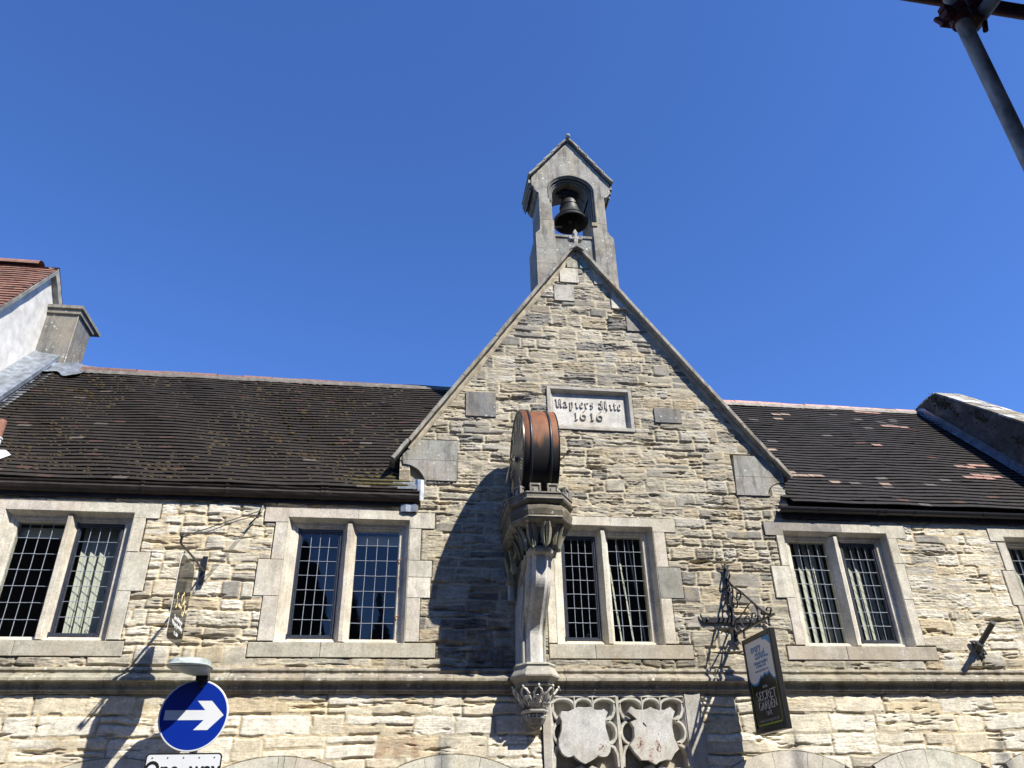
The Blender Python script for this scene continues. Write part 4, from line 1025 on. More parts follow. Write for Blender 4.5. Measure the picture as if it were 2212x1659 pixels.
# ------------------------------------------------------------------ projecting clock
CX0, CX1, CY, CZ, CR = 1.290, 1.695, -.625, 5.347, .586
clock = thing('projecting_clock', 'double-faced drum clock of rusty copper with black dial and gold numerals on the stone bracket', 'clock', (1.485, CY, CZ - CR))
def clock_parts():
    o = bpy.data.objects.new('drum_origin', None)
    b = MB(); xm = (CX0 + CX1) / 2
    prof = [(CR - .03, -.17), (CR - .002, -.2), (CR, -.197), (CR, -.10), (CR, -.05), (CR, .0), (CR, .05), (CR, .10), (CR, .197), (CR - .03, .2)]
    b.lathe((0, 0, 0), prof, 72, 'x')
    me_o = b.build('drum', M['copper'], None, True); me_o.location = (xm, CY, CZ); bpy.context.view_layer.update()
    me_o.parent = clock; me_o.matrix_parent_inverse = clock.matrix_world.inverted()
    for xx in (-.115, .110):
        b = MB(); b.lathe((xm + xx, CY, CZ), [(CR - .002 + .017 * math.sin(t), -.017 * math.cos(t)) for t in np.linspace(0, math.pi, 9)], 72, 'x'); b.build('hoop', M['iron'], clock, True)
    for s, xf in ((-1, CX0), (1, CX1)):
        b = MB()
        b.lathe((xf, CY, CZ), [(CR + .001, s * -.006), (CR + .004, s * .008), (CR - .012, s * .012), (CR - .022, s * .002)], 72, 'x'); b.build('bezel', M['blackpaint'], clock, True)
        b = MB()
        pts = [(xf - s * .004, CY + (CR - .02) * math.cos(t), CZ + (CR - .02) * math.sin(t)) for t in (2 * math.pi * k / 64 for k in range(64))]
        b.add(pts, [tuple(range(64))[::s]], (.05,) * 3); b.build('dial', M['dial'], clock)
        # numerals: strokes in (tangent, radial)
        b = MB(); x_ = xf + s * .001
        ux = Vector((0, -s * -1.0, 0)) * -1 if False else None
        def P(h, tx, rad):      # h hour angle: clockwise as seen from outside
            a = math.pi / 2 - h * math.pi / 6; right = s   # outside viewer at -x sees +y on the left... right vector:
            rv = Vector((0, s, 0)) ; up = Vector((0, 0, 1))
            er = rv * math.cos(a) + up * math.sin(a); et = rv * math.sin(a) - up * math.cos(a)
            return Vector((x_, CY, CZ)) + er * rad + et * tx
        def stroke(h, t0, t1, w_, r0=.355, r1=.50):
            q = [P(h, t0 - w_, r0), P(h, t0 + w_, r0), P(h, t1 + w_, r1), P(h, t1 - w_, r1)]; v = q + [p + Vector((s * .004, 0, 0)) for p in q]
            b.add(v, [(0, 1, 2, 3), (7, 6, 5, 4), (0, 4, 5, 1), (1, 5, 6, 2), (2, 6, 7, 3), (3, 7, 4, 0)], (.7, .5, .2))
        num = {1: 'I', 2: 'II', 3: 'III', 4: 'IIII', 5: 'V', 6: 'VI', 7: 'VII', 8: 'VIII', 9: 'IX', 10: 'X', 11: 'XI', 12: 'XII'}
        for h, tx in num.items():
            b.cut(); ws = [dict(I=.036, V=.07, X=.07)[c] for c in tx]; tot = sum(ws); c0 = -tot / 2
            for ch, ww in zip(tx, ws):
                m_ = c0 + ww / 2; c0 += ww
                if ch == 'I': stroke(h, m_, m_, .0075)
                elif ch == 'V': stroke(h, m_, m_ - .022, .0075); stroke(h, m_, m_ + .022, .004)
                else: stroke(h, m_ + .022, m_ - .022, .0075); stroke(h, m_ - .022, m_ + .022, .004)
            for r_ in (.349, .50):
                q = [P(h, -tot / 2 - .003, r_), P(h, tot / 2 + .003, r_), P(h, tot / 2 + .003, r_ + .006), P(h, -tot / 2 - .003, r_ + .006)]; q = [p + Vector((s * .005, 0, 0)) for p in q]; b.add(q, [(0, 1, 2, 3)], (.7, .5, .2))
        b.build('numeral', M['gold'], clock)
        b = MB()
        for k in range(60):
            h = k / 5; q = [P(h, -.004, .526), P(h, .004, .526), P(h, .004, .542), P(h, -.004, .542)]; b.add([p + Vector((s * .002, 0, 0)) for p in q], [(0, 1, 2, 3)])
        for r_ in (.522, .545):
            ring = [[P(k / 6, 0, r_ + e) + Vector((s * .0025, 0, 0)) for k in range(72)] for e in (0, .0025)]; b.loft(ring, (.7, .5, .2), True, False)
        b.build('minute_track', M['gold'], clock)
        # raised black centre boss and spindle
        b = MB(); b.lathe((xf, CY, CZ), [(.0, s * .075), (.018, s * .075), (.022, s * .05), (.03, s * .01), (.05, s * .0)], 16, 'x'); b.build('spindle', M['iron'], clock)
    # hands on both dials: left dial about twenty-five to eight, seen edge-on
    def hand(name, s, xf, ang, L_, w_, mat, tail=.12, tip=True):
        b = MB(); x_ = xf + s * (.065 if L_ > .3 else .055)
        e = Vector((0, math.cos(ang), math.sin(ang))); t = Vector((0, -math.sin(ang), math.cos(ang)))
        c = Vector((x_, CY, CZ))
        prof = [(-tail, w_ * .9), (-.02, w_ * .7), (.05, w_ * .8), (L_ * .58, w_ * .7), (L_ * .64, w_ * 2.9), (L_ * .74, w_ * 2.2), (L_ * .88, w_ * .9), (L_, .001)]
        pts = [c + e * r_ + t * q for r_, q in prof] + [c + e * r_ - t * q for r_, q in prof[::-1]]
        k = len(pts); v = pts + [p + Vector((s * .006, 0, 0)) for p in pts]
        b.add(v, [tuple(range(k)), tuple(range(k, 2 * k))[::-1]] + [(i, (i + 1) % k, (i + 1) % k + k, i + k) for i in range(k)])
        b.build(name, mat, clock)
    hand('minute_hand', -1, CX0, R(-11), .53, .014, M['gold']); hand('hour_hand', -1, CX0, R(205), .27, .017, M['gold'])
    hand('minute_hand', 1, CX1 + .05, R(192), .66, .012, M['blackpaint']); hand('hour_hand', 1, CX1, R(-25), .27, .017, M['gold'])
clock_parts()

# ------------------------------------------------------------------ shield panel
def shield_panel():
    b = MB(); PC = (.60, .585, .53); yb = .10
    b.add([(1.60, yb, 1.4), (3.42, yb, 1.4), (3.42, yb, 2.795), (1.60, yb, 2.795)], [(0, 1, 2, 3)], (.46, .44, .38))
    b.box(1.60, 1.685, -.03, .10, 1.88, 2.795, jit((.50, .49, .45), .04)); b.box(3.235, 3.42, -.03, .10, 1.88, 2.795, jit((.52, .51, .47), .04))
    b.box(1.685, 3.235, -.015, .10, 2.762, 2.796, PC)
    o = b.build('shield_panel', M['pale'], house)
    b = MB()
    def bar(x, w0, w1):
        b.loft([[(x - w1, yb, z), (x - w1, .05, z), (x - w0, -.02, z), (x + w0, -.02, z), (x + w1, .05, z), (x + w1, yb, z)] for z in (1.88, 2.765)], PC, True)
    bar(2.448, .014, .045)
    b.loft([[(1.686, -.02, z), (1.70, -.018, z), (1.735, .04, z), (1.735, yb, z)] for z in (1.88, 2.765)], PC, False)
    b.loft([[(3.234, -.02, z), (3.222, -.018, z), (3.19, .04, z), (3.19, yb, z)] for z in (1.88, 2.765)], PC, False)
    def cusp(pts, r=.016):   # curved tracery fillet with depth back to the panel
        for i in range(len(pts) - 1): pass
        path = pts; n = len(path)
        rings = []
        for i, (x, z) in enumerate(path):
            dx = path[min(i + 1, n - 1)][0] - path[max(i - 1, 0)][0]; dz = path[min(i + 1, n - 1)][1] - path[max(i - 1, 0)][1]; l = math.hypot(dx, dz); nx, nz = -dz / l, dx / l
            rings.append([(x + nx * r, -.012, z + nz * r), (x + nx * r * 1.8, .04, z + nz * r * 1.8), (x + nx * r * 1.9, yb, z + nz * r * 1.9), (x - nx * r * 1.9, yb, z - nz * r * 1.9), (x - nx * r * 1.8, .04, z - nz * r * 1.8), (x - nx * r, -.012, z - nz * r)])
        b.loft(rings, jit(PC, .03), True)
    for xl, xr in ((1.70, 2.435), (2.462, 3.222)):
        w_ = xr - xl; c = (xl + xr) / 2
        # three little cusped arches along the top
        q = [xl + .0, xl + w_ * .36, xl + w_ * .64, xr]
        for a, e in zip(q[:-1], q[1:]):
            m_ = (a + e) / 2; h = (e - a) / 2
            cusp([(m_ + h * math.cos(t), 2.655 + .095 * math.sin(t) ** .8) for t in np.linspace(math.pi, 0, 13)], .011)
        for x in q[1:3]: b.loft([[(x - .022, yb, z), (x - .006, -.018, z), (x + .006, -.018, z), (x + .022, yb, z)] for z in (2.60, 2.762)], PC, True)
        # side lobes of the quatrefoil
        for s, xe in ((1, xl), (-1, xr)):
            for zc_, hh in ((2.40, .115),):
                cusp([(xe + s * (.02 + .105 * (1 - math.cos(t))), zc_ + hh * math.cos(t) * 1.0) for t in np.linspace(.0, math.pi, 3)][:0] or [(xe + s * (.115 - .10 * math.sin(t)), zc_ + hh * math.cos(t)) for t in np.linspace(0, math.pi, 13)], .012)
            cusp([(xe + s * .012, 2.70), (xe + s * .02, 2.62), (xe + s * .05, 2.56), (xe + s * .115, 2.515)], .014)
            cusp([(xe + s * .115, 2.285), (xe + s * .05, 2.25), (xe + s * .02, 2.18), (xe + s * .012, 2.06)], .014)
        cusp([(c - .30, 2.03), (c - .16, 2.02), (c - .05, 2.065), (c - .0, 2.02), (c + .05, 2.065), (c + .16, 2.02), (c + .30, 2.03)], .012)
    b.build('tracery', M['pale'], o, False)
    S1 = [(1.802, 2.613), (1.882, 2.609), (1.938, 2.633), (1.993, 2.656), (2.065, 2.651), (2.138, 2.655), (2.19, 2.624), (2.254, 2.624), (2.282, 2.636), (2.325, 2.599), (2.291, 2.525), (2.289, 2.444), (2.313, 2.348), (2.333, 2.269), (2.318, 2.198), (2.291, 2.165), (2.261, 2.154), (2.217, 2.156), (2.183, 2.172), (2.16, 2.148), (2.10, 2.115), (2.036, 2.089), (1.99, 2.11), (1.94, 2.145), (1.91, 2.175), (1.88, 2.158), (1.848, 2.156), (1.815, 2.17), (1.785, 2.198), (1.757, 2.258), (1.756, 2.329), (1.792, 2.416), (1.801, 2.512), (1.782, 2.568)]
    S2 = [(2.591, 2.66), (2.647, 2.628), (2.73, 2.622), (2.78, 2.636), (2.816, 2.653), (2.85, 2.636), (2.905, 2.621), (2.98, 2.621), (3.02, 2.64), (3.044, 2.653), (3.094, 2.604), (3.055, 2.522), (3.045, 2.44), (3.055, 2.335), (3.095, 2.222), (3.04, 2.18), (2.99, 2.113), (2.95, 2.12), (2.918, 2.114), (2.86, 2.10), (2.814, 2.072), (2.77, 2.10), (2.738, 2.116), (2.658, 2.116), (2.63, 2.15), (2.586, 2.195), (2.539, 2.267), (2.57, 2.30), (2.601, 2.346), (2.606, 2.443), (2.571, 2.5), (2.641, 2.524), (2.66, 2.545), (2.65, 2.575), (2.62, 2.595), (2.553, 2.606)]
    for S, nm in ((S1, 0), (S2, 1)):
        k = len(S); cx, cz_ = sum(p[0] for p in S) / k, sum(p[1] for p in S) / k
        v = []
        # concave-profile plate: rim, slightly dished centre grid
        for y_, sc in ((.045, .985), (-.055, 1.0), (-.066, .985), (-.0655, .6), (-.0655, .25)):
            v.append([(cx + (x - cx) * sc, y_ + 0, cz_ + (z - cz_) * sc) for x, z in S])
        b = MB(); b.loft([r[::-1] for r in v], (.62, .615, .585)); so_ = b.build('shield', M['pale'], o)
        so_['label'] = ('blank pale stone shield with scalloped lower edge', 'pale stone shield with hooked corner and rust-red paint stains')[nm]
        if 1:
            b = MB()   # flaking red paint remains on the plate
            for i in range(150 if nm else 30):
                if nm: u = random.choice((0, 0, 1, 1, 2)); px, pz = ((2.665, 2.27), (2.855, 2.25), (2.76, 2.17))[u]; px += random.gauss(0, .016) + (2.3 - pz) * .1; pz += random.gauss(0, .04)
                else: px, pz = 2.235 + random.gauss(0, .022), 2.25 + random.gauss(0, .02)
                r_ = random.uniform(.002, .0065); b.prism([(px + r_ * random.uniform(.6, 1.2) * math.cos(t), pz + 1.5 * r_ * random.uniform(.6, 1.3) * math.sin(t)) for t in np.linspace(0, 2 * math.pi, 8)[:-1]], .0012, jit((.36, .22, .18), .2), 'xz', -.0668)
            b.build('paint_flakes', M['cast'], so_)
shield_panel()

# ------------------------------------------------------------------ right end parapet
def parapet():
    x0, x1 = 9.30, 9.78; top = [(3.3, 7.5), (2.9, 7.88), (2.5, 8.05), (2.2, 8.08), (1.94, 8.08), (1.15, 7.40), (.35, 6.71), (-.1, 6.31), (-.5, 5.96)]
    P = []
    for (a, c) in zip(top[:-1], top[1:]):
        for t in np.linspace(0, 1, 5)[:-1]: P.append((a[0] + (c[0] - a[0]) * t, a[1] + (c[1] - a[1]) * t))
    P.append(top[-1]); b = MB(); rings = []
    for y, z in P:
        j = lambda a: random.uniform(-a, a); zr = EZ + (y - EY) * 1.115 if y < RY else RZ - (y - RY) * 1.1
        rings.append([(x0 + j(.01), y, zr - .3), (x0 + j(.018), y, (zr + z) / 2), (x0 + j(.014), y, z - .06), (x0 + j(.008) - .01, y, z + j(.008)), (x0 + .2, y + .01, z + .03 + j(.008)), (x1, y, z + j(.01)), (x1, y, zr - .3)])
    b.loft(rings, (.125, .11, .09), True); b.build('end_parapet', M['rubble'], house)  # dark colour carries the shade of the side turned from the sun
    b = MB(); q = []
    for t in np.linspace(0, 1, 26):
        y = RY - .02 - t * (RY - EY); z = EZ + (y - EY) * 1.115; q.append([(x0 - .024, y, min(z + .20, RZ + .0 + .04 * t * 5) + random.uniform(-.01, .01)), (x0 - .02, y, z + .02), (x0 - .10, y, z + .035)])
    b.loft(q, (.5,) * 3, False); b.build('parapet_flashing', M['lead'], house)
    b = MB()   # stone slabs bedded along the top
    for (a, c) in zip(P[4:-1], P[5:]):
        A_, Cc = Vector((0, a[0], a[1])), Vector((0, c[0], c[1])); d = Cc - A_; nn = Vector((0, -d.z, d.y)); nn = nn if nn.z > 0 else -nn; nn.normalize(); x = x0 - .015
        while x < x1 - .05:
            wd = random.uniform(.12, .24); b.obox(Vector((x, 0, 0)) + A_ + nn * random.uniform(-.004, .012), (min(wd, x1 - x) - .005, 0, 0), d * .97, nn * .028, jit(random.choice(((.52, .51, .47), (.42, .41, .37), (.62, .61, .57), (.30, .27, .2))), .15)); x += wd
    b.build('parapet_coping', M['weathered'], house)
    b = MB()
    for c_, k, s_ in (((9.30, 1.85, 7.88), 110, .12), ((9.3, 1.1, 7.2), 40, .10), ((9.26, .35, 6.35), 150, .12)):
        for i in range(k):
            yy = random.gauss(0, s_); b.sphere((9.29 + random.gauss(0, .008), c_[1] + yy, c_[2] + yy * .87 + random.gauss(0, .06)), random.uniform(.008, .022), 5, 3)
    o = b.build('parapet_moss', M['moss'], house); o['kind'] = 'stuff'
parapet()

# ------------------------------------------------------------------ neighbouring house on the left
nb = thing('rendered_house', 'white rendered house with red tiled roof and grey capped chimney stack beside the mossy roof', 'house', (-8, 2, 0))
def neighbour():
    XN = -6.12; ay, az = 2.32, 9.76; fy = -.6; slope = (9.76 - 8.36) / (2.32 - 1.3)
    b = MB(); fz = az - (ay - fy) * slope; rz = az - (4.6 - ay) * .95
    b.add([(XN, fy, 0), (XN, 4.6, 0), (XN, 4.6, rz), (XN, ay, az), (XN, fy, fz), (-12, fy, 0), (-12, fy, fz)], [(0, 1, 2, 3, 4), (0, 4, 6, 5)], (.60, .58, .53))
    b.build('wall', M['plaster'], nb)
    sd = Vector((0, ay - fy, (ay - fy) * slope)); L_ = sd.length; sd.normalize(); sn = Vector((0, -sd.z, sd.y))
    b = tile_roof('roof', -9.5, XN + .10, [(.20, .10, .07), (.25, .13, .09), (.14, .08, .06)], None, .105, .17, (0, fy - .1, fz - .1 * slope + .10), sd, sn, L_ + .10, orange=.25, pale=.12)
    rf = b.build('roof', M['terra'], nb)
    b = MB(); b.add([(-12, ay, az + .12), (XN + .1, ay, az + .12), (XN + .1, 4.8, rz - .1), (-12, 4.8, rz - .1)], [(0, 1, 2, 3)], (.3, .12, .08)); b.build('rear_slope', M['terra'], nb)
    b = MB()
    b.loft([[(x, ay + .13 * math.cos(t), az + .10 + .11 * math.sin(t)) for t in np.linspace(-.1, math.pi + .1, 10)] for x in np.arange(-12, XN + .12, .3)], (.24, .125, .09), False); b.build('ridge', M['terra'], nb)
    b = MB(); e = Vector((0, ay, az + .05)); f_ = Vector((0, fy - .1, fz - .1 * slope + .05)); g_ = Vector((0, 4.8, rz - .1))
    for p, q in ((e, f_), (e, g_)):
        rings = []
        for t in np.linspace(0, 1, 20):
            r_ = p.lerp(q, t); j = random.uniform(-.006, .006)
            rings.append([(XN - .02, r_.y, r_.z - .10 + j), (XN + .085 + j, r_.y, r_.z - .085), (XN + .10, r_.y, r_.z + .03), (XN - .06, r_.y, r_.z + .06 + j)])
        b.loft(rings, (.30, .29, .25))
    b.build('verge', M['cast'], rf)
    # stack
    b = MB(); ST = (.22, .215, .20)
    b.box(-6.20, -5.625, 2.6, 3.18, 7.5, 9.13, ST, 0); b.tube([(-5.625, 2.6, 8.1), (-5.625, 2.6, 9.12)], .011, 6, (.36, .355, .33))
    st = b.build('chimney', M['weathered'], nb)
    b = MB(); b.box(-6.20, -5.59, 2.565, 3.22, 9.13, 9.215, jit(ST)); b.box(-6.20, -5.56, 2.53, 3.42, 9.218, 9.275, jit((.30, .29, .26))); b.build('chimney_cap', M['weathered'], st)
    # lead covered parapet gutter between the roofs
    b = MB(); rings = []
    for t in np.linspace(0, 1, 12):
        y = 2.62 - 3.0 * t; z = EZ + (y - EY) * (RZ - EZ) / (RY - EY) + .12 - .05 * math.sin(t * 3); j = random.uniform(-.01, .01)
        rings.append([(-6.115, y, z + .16), (-6.05, y, z + .12 + j * .3), (-5.9, y, z + .10 + j * .4), (-5.74, y, z + .09 + j * .4), (-5.72, y, z + .07), (-5.715, y, z - .02 + j * .5), (-5.74, y, z - .03), (-5.73, y, z - .085), (-5.60, y, z - .075 + j * .3)])
    b.loft(rings, (.5,) * 3, False); b.build('lead_gutter', M['lead'], nb, True)
    b = MB()
    g = []
    for v in np.linspace(0, 1, 12):
        row = []
        for u in np.linspace(0, 1, 18):
            x = -6.0 + .92 * u - .10 * v * u; y = 2.62 - .42 * v - .06 * math.sin(9 * u); w1 = fbm(np.array([u * 7.]), np.array([v * 4.]), 3, 3)[0] - .5
            row.append((x, y, RZ + .05 - max(0, 2.5 - y) * 1.1 + .16 * w1 * (1 - .4 * v) + .10 * math.exp(-((u - .62) / .12) ** 2) * (1 - v) + .03))
        g.append(row)
    b.loft(g, (.5,) * 3, False)
    b.build('lead_saddle', M['lead'], nb, True)
neighbour()

# vent pipe low on the left roof
vp = thing('vent_pipe', 'terracotta vent pipe in a white lead collar on the mossy brown tiled roof', 'vent pipe', (-5.10, .46, 5.7))
b = MB(); b.tube([(-5.10, .46, 5.80), (-5.10, .46, 6.09)], .06, 14, (.26, .12, .08)); b.build('pipe', M['terra'], vp, True)
b = MB(); b.lathe((-5.10, .46, 5.56), [(.22, -.04), (.10, .05), (.07, .12), (.066, .27), (.075, .275), (.075, .295), (.06, .30)], 14, 'z', (.62, .64, .64))
p = Vector((-5.0, EY, EZ)) + SD * .50 + SN * .035
b.add([p + Vector((-.25, 0, 0)) - SD * .12, p + Vector((.18, 0, 0)) - SD * .12, p + Vector((.26, 0, 0)) + SD * .03, p + Vector((.14, 0, 0)) + SD * .16, p + Vector((-.2, 0, 0)) + SD * .16], [(0, 1, 2, 3, 4)], (.62, .64, .64))
b.build('lead_collar', M['plaster'], vp, False)

# ------------------------------------------------------------------ jewellery sign and its bracket
lb = thing('sign_bracket', 'plain black rod bracket stayed by two wires, holding the smoked jewellery sign', 'bracket', (-2.2, -.02, 4.08))
b = MB(); b.box(-2.254, -2.20, -.035, -.02, 3.935, 4.262, (.02,) * 3); b.build('wall_plate', M['iron'], lb)
b = MB(); b.tube([(-2.22, -.03, 4.085), (-2.2, -.5, 4.072), (-2.2, -.95, 4.058), (-2.2, -1.13, 4.045), (-2.2, -1.185, 4.055), (-2.2, -1.19, 4.085), (-2.2, -1.165, 4.11)], .0125, 8); b.sphere((-2.2, -1.2, 4.115), (.018, .03, .015)); b.build('rod', M['iron'], lb, True)
b = MB(); e1 = (-1.695, -.04, 4.82); mid = (-1.88, -.38, 4.62 - .03)
b.tube([(-2.2, -1.18, 4.115), (-2.03, -.78, 4.36), (-1.86, -.40, 4.60), e1], .005, 5); b.tube([(-2.2, -1.18, 4.112), (-2.05, -.80, 4.30), (-1.86, -.42, 4.56), (-1.76, -.18, 4.69), (-1.74, -.05, 4.72)], .005, 5)
b.tube([(-1.74, -.045, 4.72), (-1.80, -.06, 4.64)], .009, 6)
b.build('stay_wire', M['iron'], lb)
b = MB(); b.tube([(-1.685, -.0, 4.90), (-1.70, -.035, 4.80)], .016, 6); b.cut(); b.tube([(-2.21, -.03, 4.06), (-2.23, -.03, 3.97)], .012, 6); b.build('eye_bolt', M['iron'], lb)
ls = thing('hanging_sign', 'smoked see-through jewellery sign with gold script hanging over the round traffic sign', 'sign', (-2.2, -.76, 3.17))
out = [(-1.073, 3.90), (-1.058, 3.955), (-1.02, 3.987), (-.96, 3.997), (-.56, 4.0), (-.515, 3.985), (-.49, 3.94), (-.487, 3.25), (-.50, 3.195), (-.54, 3.168), (-1.02, 3.165), (-1.06, 3.185), (-1.075, 3.22)]
b = MB(); b.prism(out, .006, (.5,) * 3, 'yz', -2.203); b.build('panel', M['acrylic'], ls)
b = MB()
pts = out + [out[0]]
b.tube([(-2.200, y, z) for y, z in pts], .0028, 5, (.6, .6, .55)); b.build('panel_edge', M['white'], ls)
b = MB()
for yy in (-.99, -.58):
    b.cut()
    for k in range(3): zc_ = 3.992 + .022 + .022 * k; b.tube([(-2.2 + (.011 * math.cos(t) if k % 2 else 0), yy + (0 if k % 2 else .011 * math.cos(t)), zc_ + .015 * math.sin(t)) for t in np.linspace(0, 2 * math.pi, 9)], .003, 5)
b.build('chain_ring', M['iron'], ls)
xt = -2.1945
def script(strokes, r=.0032):
    b = MB()
    for st in strokes: b.tube([(xt, y, z) for y, z in st], r, 5)
    return b
def arcp(cy, cz, ry, rz, t0, t1, n=14): return [(cy + ry * math.cos(t), cz + rz * math.sin(t)) for t in np.linspace(t0, t1, n)]
S_ = [[(-.895, 3.590), (-.915, 3.612), (-.945, 3.615), (-.962, 3.59), (-.95, 3.555), (-.925, 3.525), (-.925, 3.487), (-.955, 3.468), (-.99, 3.475), (-1.015, 3.50)],
      arcp(-.735, 3.598, .05, .052, 0, 2 * math.pi, 20), [(-.735, 3.648), (-.745, 3.672), (-.725, 3.672), (-.735, 3.65)],
      [(-.60, 3.598), (-.63, 3.612), (-.665, 3.585), (-.66, 3.555), (-.63, 3.55), (-.61, 3.57), (-.62, 3.50), (-.65, 3.45), (-.69, 3.455), (-.685, 3.485), (-.64, 3.495)]]
script(S_).build('gold_script', M['gold'], ls)
mtx = lambda y, z: frame_m((xt, y, z), (0, 1, 0), (0, 0, 1))
text_mesh('gold_script', 'olitaire', .060, M['gold'], ls, mtx(-.80, 3.50), .001, .0, .85)
text_mesh('gold_script', 'old', .062, M['gold'], ls, mtx(-.545, 3.50), .001, .0, .8)
text_mesh('lettering', 'Specialising in', .066, M['white'], ls, mtx(-.765, 3.368), .001, .0006, .92)
text_mesh('lettering', 'Vintage Jewellery', .066, M['white'], ls, mtx(-.765, 3.312), .001, .0006, .92)
text_mesh('lettering', 'Est. 2024', .045, M['white'], ls, mtx(-.765, 3.238), .001, .0006, .92)

# ------------------------------------------------------------------ cafe sign and scrolled bracket
cb = thing('sign_bracket', 'ornate black wrought iron scroll bracket bolted to the wall above the cafe sign', 'bracket', (3.96, -.02, 3.3))
def spl(pts, k=3):
    P = [Vector((3.96, *p)) for p in pts]; outp = []
    for i in range(len(P) - 1):
        a, c, d, e = P[max(i - 1, 0)], P[i], P[i + 1], P[min(i + 2, len(P) - 1)]
        for j in range(k):
            t = j / k; outp.append(.5 * ((2 * c) + (d - a) * t + (2 * a - 5 * c + 4 * d - e) * t * t + (3 * c - a - 3 * d + e) * t ** 3))
    return outp + [P[-1]]
b = MB(); b.box(3.938, 3.982, -.045, -.028, 3.38, 4.22, (.02,) * 3)
b.box(3.58, 4.34, -.042, -.030, 3.588, 3.648, (.02,) * 3)
b.prism([(3.58, 3.59), (3.58, 3.648), (3.555, 3.70), (3.552, 3.66)], .012, (.02,) * 3, 'xz', -.04)
b.prism([(4.34, 3.648), (4.34, 3.59), (4.38, 3.575), (4.40, 3.56), (4.36, 3.64)], .012, (.02,) * 3, 'xz', -.04)
for x, z in ((3.63, 3.62), (4.28, 3.62), (3.96, 4.24), (3.96, 3.40)): b.sphere((x, -.05, z), .018, 7, 4)
b.prism([(3.938, 4.22), (3.91, 4.30), (3.93, 4.285), (3.96, 4.27), (3.99, 4.285), (4.02, 4.29), (3.982, 4.22)][::-1], .014, (.02,) * 3, 'xz', -.044); b.prism([(3.938, 3.38), (3.982, 3.38), (4.02, 3.33), (3.99, 3.345), (3.96, 3.32), (3.93, 3.345), (3.905, 3.335)], .014, (.02,) * 3, 'xz', -.044)
b.build('wall_bar', M['iron'], cb)
b = MB(); b.obox((3.945, -.04, 3.437), (.03, 0, 0), (0, -1.05, .004), (0, 0, .02)); b.build('arm', M['iron'], cb)
b = MB(); st = spl([(-.05, 4.13), (-.091, 4.064), (-.194, 3.976), (-.382, 3.862), (-.531, 3.755), (-.721, 3.622), (-.834, 3.541), (-.987, 3.464)], 2); b.tube(st, .0125, 8)
A0, A1 = Vector((3.96, -.40, 3.85)), Vector((3.96, -.60, 3.707)); 
for k in range(14):
    t = k / 13; c = A0.lerp(A1, t); a = t * 14; b.tube([c + Vector((.014 * math.cos(a + u), .006 * math.sin(a + u), .012 * math.sin(a + u))) for u in (0, 1.2, 2.4)], .005, 5)
b.build('twisted_strut', M['iron'], cb, True)
PTH = dict(
 s1=[(-.048, 4.03), (-.079, 4.034), (-.134, 3.999), (-.151, 3.955), (-.104, 3.927), (-.06, 3.945), (-.066, 3.979), (-.10, 3.985)],
 s2=[(-.37, 3.872), (-.33, 3.817), (-.274, 3.802), (-.232, 3.822), (-.237, 3.854), (-.275, 3.883), (-.31, 3.87)],
 s3=[(-.131, 3.907), (-.163, 3.859), (-.227, 3.81), (-.225, 3.766), (-.177, 3.732), (-.115, 3.746), (-.112, 3.78), (-.148, 3.784)],
 loop=[(-.145, 3.983), (-.139, 3.905), (-.075, 3.819), (-.06, 3.716), (-.089, 3.642), (-.175, 3.607), (-.245, 3.614), (-.39, 3.65), (-.535, 3.691), (-.61, 3.685), (-.682, 3.637), (-.718, 3.562), (-.701, 3.505), (-.655, 3.467), (-.593, 3.465), (-.55, 3.508), (-.553, 3.55), (-.593, 3.572), (-.64, 3.56), (-.655, 3.535), (-.63, 3.523)],
 low=[(-.196, 3.596), (-.123, 3.602), (-.059, 3.571), (-.05, 3.517), (-.082, 3.464)],
 low2=[(-.202, 3.591), (-.258, 3.528), (-.33, 3.469), (-.405, 3.46), (-.479, 3.487), (-.499, 3.532), (-.453, 3.573), (-.4, 3.579), (-.366, 3.555), (-.39, 3.525), (-.43, 3.53)],
 low3=[(-.174, 3.446), (-.198, 3.484), (-.173, 3.521), (-.127, 3.531), (-.099, 3.505), (-.126, 3.49)],
 tail=[(-.718, 3.616), (-.728, 3.535), (-.775, 3.471), (-.815, 3.462), (-.862, 3.487), (-.856, 3.524), (-.819, 3.538), (-.796, 3.52), (-.818, 3.503)],
 end=[(-.988, 3.467), (-1.03, 3.49), (-1.045, 3.522), (-.994, 3.548), (-.942, 3.54), (-.946, 3.515), (-.992, 3.507)],
 top=[(-.04, 4.12), (-.08, 4.10), (-.125, 4.12), (-.13, 4.16), (-.10, 4.20), (-.06, 4.235), (-.035, 4.28), (-.06, 4.30)])
for k, p in PTH.items():
    b = MB(); b.tube(spl(p), .01, 6, flat=(.0115, .0045), fdir=(1, 0, 0)); b.build('scroll', M['iron'], cb)
b = MB()
for y in (-.27, -.945): b.cut(); b.obox((3.952, y - .012, 3.37), (.016, 0, 0), (0, .024, 0), (0, 0, .075)); b.sphere((3.96, y, 3.372), .018, 7, 4)
b.build('hook', M['iron'], cb)
cs = thing('hanging_sign', 'black framed cafe sign with white cloud advertisement above silver lettering', 'sign', (3.97, -.56, 2.34))
X0, X1 = 3.945, 4.01; YA, YB, ZA, ZB = -.195, -.945, 2.343, 3.345
b = MB()
for (ya, yb_, za, zb) in ((YB, YB + .045, ZA, ZB), (YA - .045, YA, ZA, ZB), (YB + .0455, YA - .0455, ZA, ZA + .06), (YB + .0455, YA - .0455, ZB - .055, ZB)):
    b.box(X0, X1, ya, yb_, za, zb, (.02,) * 3)
b.build('sign_frame', M['blackpaint'], cs, False, .006)
b = MB(); b.box(X0 + .012, X1 - .012, YB + .044, YA - .044, ZA + .058, ZB - .053, (.02,) * 3); b.build('board', M['blackpaint'], cs)
